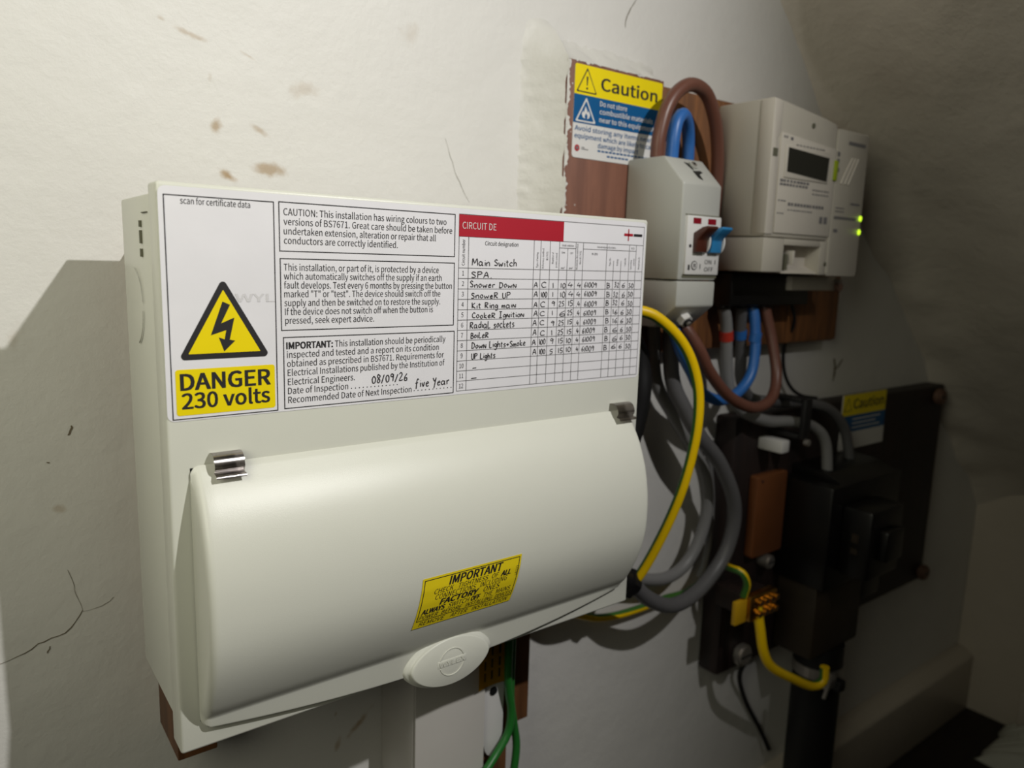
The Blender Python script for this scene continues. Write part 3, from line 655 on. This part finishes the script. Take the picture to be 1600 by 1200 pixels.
text(b, 'ON', .3955, .4035, -.0262, .0032, .0384, 2); text(b, 'OFF', .3955, .4060, -.0318, .0032, .0384, 2); b.rect(.4075, -.0262, .4083, -.0230, .0384, 2)
b.cyl((.3835, .0384, -.0275), (0, 1, 0), .0034, .0003, 2, 20); b.cyl((.3835, .0382, -.0275), (0, 1, 0), .0027, .0003, 0, 20)
for dx in (-.0011, 0, .0011): b.rect(.3835 + dx - .0003, -.0290, .3835 + dx + .0003, -.0260, .0379, 2)
b.rect(.3765, -.0310, .3785, -.0270, .0384, 2); b.rect(.3900, -.0300, .3908, -.0262, .0384, 2)
mod = link('switch_module', b, iso)
for x0, x1, mt, lab in ((.3805, .3925, 'togb', 'brown toggle'), (.3975, .4095, 'togl', 'bright blue toggle')):
    b = MB(mt, 'white')
    b.prism([(0.0384, -.0180), (0.0384, -.0030), (0.0310, .0008), (0.0255, .0018), (0.0248, .0000), (0.0300, -.0045), (0.0340, -.0085), (0.0345, -.0175)], 'x', x0, x1, 0.0008)
    b.prism([(0.0386 - 0.0058 * math.sin(t), -.0095 + .0090 * math.cos(t)) for t in [math.pi * k / 12 for k in range(13)]], 'x', x1 + .0004, x1 + .0020, 0, 1)
    t_ = link('toggle', b, mod); t_['label'] = lab
b = MB('steel', 'rubber', 'iso'); nrm = Vector((0, -0.705, 0.709)); c0 = Vector((0.3955, 0.0525, 0.0446))
b.cyl(c0 + nrm * .0006 + Vector((0, .0035, .0035)), nrm, .0040, .0016, 2, 20); b.cyl(c0 + nrm * .0012 + Vector((0, .0035, .0035)), nrm, .0026, .0016, 0, 16); b.cyl(c0 + nrm * .0018 + Vector((0, .0035, .0035)), nrm, .0012, .0012, 1, 6)
def chamf(px, t): q = Vector((px, 0.0615, 0.0535)) + Vector((0, YF - .0615, .0330 - .0535)) * t; return q + nrm * .0002
for poly in (((.3868, .16), (.3918, .20), (.3925, .46), (.3905, .44)), ((.3895, .50), (.3990, .46), (.4010, .52), (.3950, .62), (.3945, .84), (.3905, .78))):
    b.flat([chamf(*p) for p in poly][::-1], 1)
link('cover_screw', b, up)
b = MB('white', 'steel', 'rubber'); b.cyl((0.3905, 0.0500, -.0695), (0, -0.80, -0.60), .0060, .006, 0, 6, 0.0006); b.cyl((0.3905, 0.0472, -.0715), (0, -0.80, -0.60), .0035, .003, 2, 14); b.cyl((0.3905, 0.0462, -.0722), (0, -0.80, -0.60), .0022, .003, 1, 8)
link('shroud_screw', b, low)

# ================================================================== METER
me_ = thing('electricity_meter', 'white electricity meter with dark display and two lit green lights', 'meter', (0.556, 0.104, -0.033))
b = MB('meterp', 'meterl', 'groove', 'ink2')
MX0, MX1 = 0.4815, 0.5790
b.prism([(MX0, -0.0015), (MX1, -0.0015), (MX1, 0.1005), (0.560, 0.1035), (0.500, 0.1095), (MX0, 0.1108)], 'y', 0.0480, 0.1040, 0.0018)
b.prism([(MX0 - .0006, .0005), (MX0 + .0105, .0005), (MX0 + .0105, .070), (MX0 + .0060, .078), (MX0 + .0105, .084), (MX0 + .0105, .1085), (MX0 - .0006, .110)], 'y', 0.0468, 0.0600, 0.001, 1)
b.box(MX0 + .0015, MX0 + .0078, 0.0464, 0.0470, .064, .0705, 0, 2)
b.box(MX0 - .0008, MX0 + .002, .0600, .0605, .000, .110, 0, 2) if False else None
b.cyl((.5399, .0478, .0948), (0, 1, 0), .0022, .0012, 2, 16); b.cyl((.5655, .0476, .0385), (0, 1, 0), .0016, .0012, 2, 12)
link('meter_body', b, me_)
b = MB('meterl', 'ink2'); b.prism([(.4935, .0020), (.5785, .0020), (.5785, .0790), (.5600, .0800), (.5000, .0840), (.4935, .0840)], 'y', 0.0466, 0.0490, 0.0006)
yq = 0.0464
def bars(x0, x1, z, h, n, y=yq):
    st_ = (x1 - x0) / n
    for k in range(n): b.rect(x0 + k * st_, z, x0 + k * st_ + st_ * random.uniform(.6, .85), z + h, y, 1)
for a in ((.496, .540, .0445, .0022, 9), (.496, .538, .0415, .0020, 9), (.545, .572, .0405, .0011, 6), (.545, .572, .0370, .0011, 6), (.510, .566, .0255, .0026, 12), (.495, .507, .0285, .0011, 3), (.495, .505, .0180, .0010, 3), (.510, .548, .0215, .0010, 9), (.4965, .503, .0800, .0018, 2), (.506, .512, .0790, .0024, 1), (.515, .560, .0755, .0010, 9), (.560, .574, .0130, .0060, 2)): bars(*a)
fas = link('fascia', b, me_)
b = MB('meterl', 'lcd'); b.box(.5000, .5668, .0455, .0470, .0480, .0748, 0.0008); b.prism([(.5030, .0530), (.5638, .0496), (.5652, .0700), (.5030, .0728)], 'y', .0452, .0458, 0, 1); link('display', b, fas)
b = MB('lime'); b.prism([(.5752, .0520), (.5800, .0516), (.5806, .0690), (.5757, .0696)], 'y', .0450, .0470, .0004); link('button', b, fas)
b = MB('meterp', 'meterl', 'groove')
TX0, TX1, HX0, HX1 = MX0, MX1, .5115, .5675
b.box(TX0, HX0, .0475, .1035, -.0310, -.0022, .0010, 0); b.box(HX1, TX1, .0475, .1035, -.0325, -.0022, .0010, 0); b.box(HX0, HX1, .0475, .1035, -.0075, -.0022, .0004, 0)
b.box(HX0 - .001, HX1 + .001, .0620, .1035, -.0318, -.0070, 0, 1); b.prism([(.0480, -.0318), (.0620, -.0318), (.0620, -.0250)], 'x', HX0, HX1, 0, 1)
b.box(.5265, .5295, .0480, .0610, -.0240, -.0120, .0005, 1); b.box(.5195, .5225, .0500, .0610, -.0290, -.0150, .0005, 2)
b.cyl((.5770, .0472, -.0225), (0, 1, 0), .0018, .0010, 2, 12)
link('terminal_cover', b, me_)
b = MB('meterp', 'ink2', 'groove'); b.prism(rrect(.5795, -.0335, .6325, .0978, .0035), 'y', .0470, .0960, .0012)
for z in (.0862, .0878): b.rect(.5975, z - .001, .6265, z + .0006, .0468, 1)
for a in ((.6100, .6265, .0325, .0018), (.5840, .6220, .0185, .0026), (.585, .600, .0280, .0010), (.585, .600, .0250, .0010), (.585, .592, .0065, .0030), (.5805, .5845, .0735, .0040), (.5805, .5845, .0680, .0035), (.582, .5855, .0600, .0035)): b.rect(a[0], a[2], a[1], a[2] + a[3], .0468, 1)
hub = link('communications_hub', b, me_)
b = MB('meterl')
for k in range(3): b.tube([(.590 + k * .006, .0468, .050), (.597 + k * .006, .0466, .062), (.606 + k * .005, .0468, .074)], .0009, 0, 8)
link('wave_ridges', b, hub)
for z in (.0211, .0085):
    b = MB('led'); b.ell((.6292, .0462, z), .0019, .0010, .0026, 0, 16); o = link('indicator_light', b, hub)
b = MB('black', 'brass'); b.box(.4840, .6050, .0780, .1040, -.0620, -.0335, .0015)
for x in (.4905, .5200, .5330, .5520): b.cyl((x, .0900, -.0620), (0, 0, 1), .0068, .004, 0, 18)
link('terminal_block', b, me_)
b = MB('meterl', 'rust', 'steel'); b.box(.5660, .6420, .0720, .0900, -.0480, -.0345, .0012); b.cyl((.6440, .0710, -.0440), (0, 1, 0), .0050, .006, 1, 10); b.cyl((.6400, .0700, -.0380), (.3, .9, .2), .0024, .010, 2, 8)
link('seal_tab', b, me_)

# ================================================================== CABLES
def cable(name, label, path, r, m, group=None, bands=(), cat='cable', seg=16):
    b = MB(m); b.tube([m_(*p) for p in path], r, 0, seg)
    o = tag(link(name, b), label, cat, group)
    for mt, p, d in bands:
        b = MB(mt); c_ = Vector(m_(*p)); dd = Vector(d).normalized() * .0045; b.tube([c_ - dd, c_ + dd], r + .0007, 0, seg, smooth=False); link('marker_band', b, o)
    return o
def earth(name, label, path, r, twist=0.0, gside=(9, 15), seg=20):
    b = MB('earthy', 'earthg'); ms = [1 if gside[0] <= k < gside[1] else 0 for k in range(seg)]
    b.tube([m_(*p) for p in path], r, 0, seg, mats=ms, twist=twist)
    return tag(link(name, b), label, 'cable')
earth('earth_cable', 'yellow and green earth cable looping beside the right edge of the fuse box',
      [(290.5, 58, -57), (312, 57.5, -58), (334.8, 55.0, -61.0), (345.4, 50.0, -62.8), (355.7, 45.0, -67.7), (372.9, 40.0, -81.8), (386.0, 37.0, -99.9), (394.5, 35.0, -123.8), (396.5, 35.0, -149.7), (396.0, 38.0, -176.3), (392.6, 42.0, -203.3), (387.4, 48.0, -230.0), (379.9, 55.0, -256.5), (372.3, 61.0, -277.0), (365.0, 65.0, -288), (350, 66, -292), (325, 60, -282), (305, 55, -262), (290.5, 52, -240)], 0.0042, 0.9, (2, 8))
cable('tail_cable', 'blue tail cable sagging in a U between the switch box and the meter', [(399, 70.0, -72.5), (401.0, 69.0, -80), (410.0, 68.5, -96.4), (431.2, 73.0, -117.1), (453.4, 78.5, -136.8), (484.7, 81.5, -147.5), (510.2, 82.0, -142.5), (527.7, 82.0, -127.0), (534.4, 84.0, -103.1), (534.2, 87.0, -75.8), (533.0, 90.0, -63.5)], 0.0050, 'bluec', bands=[('bluec', (534.3, 85.0, -92), (0.05, -.1, 1))])
cable('tail_cable', 'brown tail cable sagging in a U in front of the blue one', [(410.5, 70.0, -74.5), (414.5, 65.0, -82), (424.4, 60.0, -97.2), (440.0, 60.0, -116.6), (471.4, 62.0, -139.9), (510.2, 63.5, -153.6), (540.8, 66.5, -148.1), (556.9, 74.0, -127.5), (557.8, 83.0, -94.4), (552.5, 90.0, -64)], 0.0052, 'brown')
cable('tail_cable', 'mid grey cable with a red band running down from the meter to the fuse block', [(490.5, 90.0, -64.0), (497.7, 91.0, -80.5), (505.1, 93.5, -111.6), (513.7, 93.5, -142.5), (530.8, 90.0, -163.3), (560.9, 83.5, -174.6), (597.2, 78.0, -178.8), (630.5, 74.0, -187.0), (648.8, 70.0, -204.4), (656.0, 68.0, -243.0)], 0.0056, 'grey', bands=[('rubred', (500.2, 92.0, -90), (0.25, .07, -1))])
cable('tail_cable', 'darker grey cable with a blue band behind the red-banded one', [(520.0, 92.0, -64), (527.0, 97.0, -85.0), (537.0, 101.0, -112), (544.0, 104, -135.0), (560.1, 103.0, -155), (590.1, 95.0, -160.5), (634.1, 90.0, -165.0), (677.7, 86.0, -175.5), (708.9, 83.0, -200.9), (722.2, 79.5, -243.0)], 0.0056, 'dgrey', bands=[('bluec', (529.2, 98.0, -90), (0.3, .12, -1))])
cable('tail_cable', 'brown cable arching up out of the top of the grey switch box', [(378.6, 78.0, 54.6), (378.3, 77.0, 69.0), (384.0, 76.0, 90.9), (396.1, 76.0, 106.0), (413.1, 77.0, 113.5), (434.6, 80.0, 110.0), (452.5, 84.0, 92.4), (464.4, 88.5, 69.9), (470.6, 92.0, 46.8), (472.8, 95.0, 14.6), (471.5, 98, -15), (469, 104.6, -40)], 0.0055, 'brown')
cable('tail_cable', 'short blue cable arching inside the brown arch above the switch box', [(397.5, 80.0, 54.2), (397.4, 79.0, 71.5), (401.2, 79.5, 85.5), (410.3, 82.0, 91.2), (423.0, 88.0, 86.5), (430.9, 92.5, 74.5), (433.1, 94.0, 55), (433.5, 97, 30), (434, 104.5, 12)], 0.0052, 'bluec')
cable('sheathed_cable', 'thick dark grey cable hanging in the outermost loop right of the fuse box', [(419.5, 89.0, -77.0), (424.4, 88.0, -123.3), (435.6, 83.0, -149.0), (454.2, 78.0, -176.1), (481.6, 76.0, -202.9), (507.2, 77.0, -238.1), (516.2, 79.0, -265.7), (511.5, 81.0, -294.6), (493.8, 81.0, -314.5), (461.5, 77.0, -327.2), (426.1, 73.0, -327.2), (394, 70.0, -312), (372, 69.5, -294)], 0.0068, 'dgrey')
cable('sheathed_cable', 'thinner light grey cable looping inside the thick dark grey loop', [(405.0, 95.0, -77.0), (418.0, 101.0, -125.4), (441.9, 101.0, -158.0), (470.4, 101.0, -190.8), (493.7, 100.0, -222.6), (501.3, 100.0, -255.5), (494.7, 101.0, -287.7), (476.3, 102.0, -311.0), (446, 101.0, -317.0), (405.4, 100.0, -306.0), (375, 96, -290)], 0.0058, 'grey')
cable('sheathed_cable', 'thin grey cable close to the wall between the loops and the dark board', [(505, 108, -200), (518.3, 112.0, -231.3), (525.0, 113.0, -262.0), (526.0, 114.0, -303.1), (522.6, 115.0, -326.2), (517.3, 116.0, -338)], 0.0032, 'grey')
earth('earth_cable', 'thin green and yellow earth cable passing behind the dark grey loop to the brass block', [(517.0, 62.0, -337.5), (516.5, 59.0, -323.6), (510.7, 61.0, -312.2), (510.5, 71.0, -311.7), (523.0, 98.0, -321.0), (518.0, 111.0, -340.0), (494.6, 112.0, -347.0), (464.2, 114.0, -347.0), (428.7, 114.5, -348.0), (395.1, 114.5, -346.0), (366.8, 114.0, -339.1), (335.9, 111.0, -322.4), (318, 108, -300)], 0.0035, 1.2, (12, 19))
earth('earth_cable', 'yellow earth cable bent from the brass block down to the clamp on the black pipe', [(537.0, 60.0, -351), (538.4, 55.0, -374.4), (542.7, 52.0, -397.6), (556.3, 50.0, -417.3), (589.5, 46.0, -438.7), (620.3, 42.0, -455.4), (634.2, 38.0, -452.5), (634.7, 38.0, -437.0)], 0.0048, 0.3, (12, 16))
cable('earth_cable', 'green cable hanging under the fuse box, bending left over the white plate', [(243, 70, -250), (243.9, 72.0, -326.5), (246.5, 74.0, -348.2), (250.8, 75.5, -367.2), (248.3, 75.5, -384.8), (237.3, 74.0, -396.0), (222.1, 70.0, -405.4), (211, 70.5, -418), (206, 71, -450), (205, 71, -540), (206, 71, -640)], 0.0031, 'green')
cable('earth_cable', 'green cable hanging under the fuse box, the right one of the two', [(252, 78, -250), (252.6, 79.5, -326.9), (253.2, 79.8, -358.9), (257.0, 79.8, -381.7), (260.5, 80.0, -402.6), (258.3, 80.0, -426.7), (254, 80, -450), (252, 86, -520), (252, 94, -600), (252, 96, -660)], 0.0031, 'green')
b = MB('rubber'); b.tube([m_(*p) for p in [(291.5, 62, -84), (320, 68, -80), (346, 72, -82), (361.0, 73.0, -92), (366.7, 72.0, -108), (367.2, 70.0, -127.5), (364.7, 72.0, -154.6), (356, 76.0, -187.1), (342, 81, -218), (324, 83, -234), (304, 79, -232), (290.5, 72, -222)]], 0.0085, 0, 16)
tag(link('cable_sleeve', b), 'black flexible sleeve hugging the right edge of the fuse box below the earth cable', 'sleeve')
b = MB('rubber'); b.tube([m_(*p) for p in [(320, 66, -268), (336, 67, -273), (356, 69, -283), (371, 69.5, -293)]], lambda t: 0.0105 if t < 0.8 else 0.0088, 0, 18)
b.cyl(m_(362, 69.2, -287.5), (.8, .05, -.55), .0135, .010, 0, 6, .001)
tag(link('cable_gland', b), 'black cable gland at the lower right corner of the fuse box', 'gland')
cable('loose_wire', 'thin black wire hanging from the meter board towards the dark board', [(612, 100.0, -62.0), (621.2, 101.0, -82), (626.2, 113.0, -107.2), (634.6, 117.0, -131.5), (646.3, 116.0, -150.7), (661.9, 112.0, -162.3), (680.5, 103.0, -166.0)], 0.0018, 'rubber', cat='wire', seg=10)
cable('loose_wire', 'thin dark wire running down the wall below the dark board to the pipe', [(594, 104.0, -446.0), (598.2, 114.0, -473.3), (624.7, 121.0, -516.1), (655.5, 120.0, -560.9), (672.6, 116, -592.5)], 0.0026, 'rubber', cat='wire', seg=10)

# ---- things under the fuse box
b = MB('trunk'); b.box(0.1660, 0.2265, 0.0770, YW, -0.660, -0.2585, 0.0015); tk = link('trunking_base', b, None); tk.name = 'cable_trunking'
tag(tk, 'grey white plastic trunking running down the wall under the fuse box', 'trunking')
b = MB('trunk'); b.box(0.1668, 0.2257, 0.0750, 0.0769, -0.660, -0.2590, 0.0008); link('trunking_lid', b, tk)
b = MB('woodD'); b.box(0.2272, 0.2535, 0.0835, YW, -0.480, -0.270, 0.0008)
tag(link('wooden_strip', b), 'thin brown wooden strip behind the white plate with a dark hole', 'strip')
b = MB('white', 'rubber'); pl = [(0.2285, -0.290), (0.2285, -0.3860)] + [(0.2375 - 0.0090 * math.cos(t), -0.3860 - 0.0165 * math.sin(t)) for t in [math.pi * k / 10 for k in range(1, 10)]] + [(0.2465, -0.3860), (0.2480, -0.290)]
b.prism(pl, 'y', 0.0800, 0.0833, 0.0006); b.cyl((0.2365, 0.0798, -0.3478), (0, 1, 0), 0.0034, 0.0012, 1, 20)
tag(link('metal_plate', b), 'white painted plate with rounded lower end and a dark hole, below the fuse box', 'plate')
et = thing('earth_tag', 'small yellow earth label hanging under the right half of the fuse box', 'tag', (0.230, 0.075, -0.338))
def tagp(x, z, o=0.0): u = (x - .2165) / .0265; v = max(0, min(1, (-.262 - z) / .0755)); return (x, .0705 + .0022 * math.sin(u * 2.6) + .0015 * u * v - o, z - .0016 * (u - .5) * v)
b = MB('tag'); G = [[b.bm.verts.new(tagp(.2165 + .0265 * i / 8, -.3375 + .0755 * j / 8)) for j in range(9)] for i in range(9)]
for i in range(8):
    for j in range(8): b.bm.faces.new((G[i][j], G[i + 1][j], G[i + 1][j + 1], G[i][j + 1]))
bmesh.ops.solidify(b.bm, geom=list(b.bm.faces), thickness=0.0005); bmesh.ops.recalc_face_normals(b.bm, faces=b.bm.faces)
link('tag_plate', b, et)
b = MB('ink')
for x in (.2215, .2285, .2355):
    for z0, z1 in ((-.332, -.325), (-.323, -.316), (-.313, -.303), (-.300, -.290)): b.flat([tagp(x, z0, .0009), tagp(x + .0014, z0, .0009), tagp(x + .0014, z1, .0009), tagp(x, z1, .0009)])
link('tag_print', b, et)

# ================================================================== SERVICE HEAD on the dark board
fb = thing('service_cutout', 'black mains fuse block on the dark board above the black pipe', 'fuse block', (0.69, 0.0995, -0.435))
b = MB('black'); b.box(.6200, .7600, .0400, .0995, -.352, -.242, .003); b.prism([(.0400, -.243), (.0995, -.243), (.0995, -.232), (.060, -.234)], 'x', .640, .750, .001); link('fuse_base', b, fb)
b = MB('black', 'sealbox'); b.box(.6400, .7050, .0080, .0400, -.335, -.262, .004); b.box(.655, .690, -.0020, .0085, -.315, -.282, .003)
b.box(.6396, .6402, .0200, .0270, -.297, -.288, 0, 1); b.box(.6396, .6402, .0200, .0270, -.309, -.303, 0, 1); link('fuse_carrier', b, fb)
b = MB('sealbox'); b.box(.6300, .7250, .0520, .0995, -.437, -.3525, .004); link('sealing_chamber', b, fb)
b = MB('black'); b.box(.7270, .7700, .0550, .0995, -.395, -.3525, .004); link('neutral_block', b, fb)
b = MB('orange', 'ink'); b.prism(rrect(.5655, -.3210, .6175, -.2345, .003), 'y', .0900, .0995, .001)
b.cyl((.5735, .0896, -.2400), (0, 1, 0), .0012, .0012, 1, 10)
tag(link('fibre_plate', b), 'orange brown fibre plate fixed left of the black fuse block', 'plate')
sg = thing('caution_label', 'smaller caution label in yellow, blue and white on the dark board', 'label', (0.784, 0.099, -0.232))
b = MB('white'); b.prism([(.7290, -.2315), (.8285, -.2315), (.8250, -.1670), (.7290, -.1670)], 'y', .0990, .0999); lp = link('label_plate', b, sg)
b = MB('yellow', 'ink'); b.rect(.7290, -.1915, .8255, -.1670, .0988, 0); text(b, 'Caution', .7520, .8200, -.1840, .0110, .0986, 1, bold=.012); b.poly(rtri([(.7400, -.1700), (.7490, -.1860), (.7310, -.1860)], .0006), .0986, 1); b.poly(rtri([(.7400, -.1722), (.7475, -.1852), (.7325, -.1852)], .0004), .0985, 0); link('label_heading', b, lp)
b = MB('blue', 'white'); b.rect(.7290, -.2110, .8268, -.1915, .0988, 0)
for k in range(3): b.rect(.752, -.1970 - .005 * k, .815 - .01 * (k % 2), -.1955 - .005 * k, .0986, 1)
link('label_advice', b, lp)
b = MB('white', 'ink2'); b.prism([(.7760, -.2660), (.8440, -.2645), (.8475, -.3020), (.7760, -.3020)], 'y', .0990, .0999)
for k in range(6): b.rect(.781, -.2720 - .0048 * k, .838 - .006 * (k % 3), -.2706 - .0048 * k, .0988, 1)
tag(link('printed_card', b), 'white card with fine print on the dark board right of the black fuse block', 'card')
b = MB('rubber'); b.cyl((.6850, .0735, -.5795), (0, 0, 1), .0260, .2850, 0, 28)
tag(link('service_pipe', b), 'thick black pipe rising from the floor to the fuse block', 'pipe')
ec = thing('pipe_clamp', 'bright metal earth clamp round the black pipe', 'clamp', (.6850, .0735, -.475))
b = MB('steel'); n = 30; 
for k in range(n):
    a0, a1 = 2 * math.pi * k / n, 2 * math.pi * (k + 1) / n
    b.prism([(.6850 + q * math.cos(a), .0735 + q * math.sin(a)) for q, a in ((.0261, a0), (.0272, a0), (.0272, a1), (.0261, a1))], 'z', -.4730, -.4610)
link('clamp_band', b, ec)
b = MB('steel', 'rubber'); b.box(.6490, .6660, .0400, .0520, -.4710, -.4590, .001); b.cyl((.6460, .0385, -.4640), (.25, -.1, 1), .0022, .026, 0, 12); b.cyl((.6500, .0380, -.4520), (.25, -.1, 1), .0040, .005, 0, 6); b.box(.6640, .6760, .0340, .0460, -.4760, -.4640, .002, 1)
link('clamp_screw', b, ec)
eb = thing('earth_terminal_block', 'brass earth terminal block with many screws on the left of the dark board', 'terminal block', (.537, .0995, -.362))
b = MB('brass'); b.box(.5220, .5640, .0560, .0660, -.3640, -.3380, .002); bl = link('brass_bar', b, eb)
for i in range(4):
    for j in range(2):
        b = MB('brass', 'ink'); c_ = (.5330 + .0085 * i, .0545, -.3450 - .0115 * j); b.cyl(c_, (0, 1, 0), .0034, .0060, 0, 14, .0006); b.box(c_[0] - .0028, c_[0] + .0028, .0513, .0518, c_[2] - .0005, c_[2] + .0005, 0, 1); link('terminal_screw', b, bl)
b = MB('steel', 'tag'); b.box(.5040, .5215, .0600, .0650, -.3640, -.3405, .001, 1); link('solder_lug', b, eb)
b = MB('woodC'); b.box(.5240, .5620, .0662, .0998, -.3620, -.3400, .001); link('mounting_pad', b, eb)
def nut(x, z, r, label, m='rust', y0=.0900):
    b = MB(m, 'ink'); b.cyl((x, (y0 + .0999) / 2, z), (0, 1, 0), r, .0999 - y0, 0, 20, r * .2); b.box(x - r * .7, x + r * .7, y0 - .0003, y0 + .0005, z - r * .1, z + r * .1, 0, 1)
    return tag(link('fixing_screw', b), label, 'screw')
nut(.9610, -.187, .0105, 'rusty screw head at the top right corner of the dark board'); nut(.9760, -.434, .0105, 'rusty screw head at the lower right corner of the dark board')
nut(.5720, -.430, .0120, 'big pale screw cap at the lower left corner of the dark board', 'steel'); nut(.5960, -.3300, .0075, 'pale screw head under the orange fibre plate', 'steel', .0860)
sd = thing('cable_saddle', 'black saddle clip holding the two grey cables above the fuse block', 'clip', (.595, .08, -.196))
b = MB('rubber'); b.box(.5900, .6020, .0600, .0660, -.1930, -.1530, .0015); b.box(.5900, .6020, .0660, .0998, -.1935, -.1885, .001); b.box(.5900, .6020, .0660, .0998, -.1575, -.1525, .001); link('saddle_bridge', b, sd)
b = MB('steel'); b.cyl((.5960, .0590, -.1960), (0, 1, 0), .0035, .0050, 0, 14, .0006); link('saddle_screw', b, sd)
b = MB('white'); b.box(.5740, .5880, .0720, .0998, -.2080, -.1950, .002); tag(link('cable_clip', b), 'small white cable clip under the grey cables on the dark board', 'clip')
# ---- pale cloth on the floor
b = MB('cloth'); nx = 44; G = []
for i in range(nx + 1):
    row = []
    for j in range(nx + 1):
        u, v = i / nx, j / nx; x = 1.075 + 0.115 * u; y = -0.20 + 0.235 * v
        ed = min(1, 5 * min(u, 1 - u, v, 1 - v)) ** 0.6
        h = ed * (0.020 + 0.020 * u + 0.006 * math.sin(46 * (u + .35 * v) + 5 * noise.noise(Vector((u * 3, v * 3, 1)))) + 0.008 * noise.noise(Vector((u * 5, v * 5, 4))))
        row.append(b.bm.verts.new((x + .008 * noise.noise(Vector((v * 4, 1, 7))), y + .008 * noise.noise(Vector((u * 4, 5, 7))), -FL + 0.0008 + max(0, h))))
    G.append(row)
for i in range(nx):
    for j in range(nx): b.bm.faces.new((G[i][j], G[i + 1][j], G[i + 1][j + 1], G[i][j + 1]))
r_ = bmesh.ops.extrude_face_region(b.bm, geom=list(b.bm.faces))
for v in r_['geom']:
    if isinstance(v, bmesh.types.BMVert): v.co.z = -FL + 0.0004
bmesh.ops.recalc_face_normals(b.bm, faces=b.bm.faces)
tag(link('folded_cloth', b, None, 70), 'pale crumpled cloth lying on the dark floor in the far right corner', 'cloth')
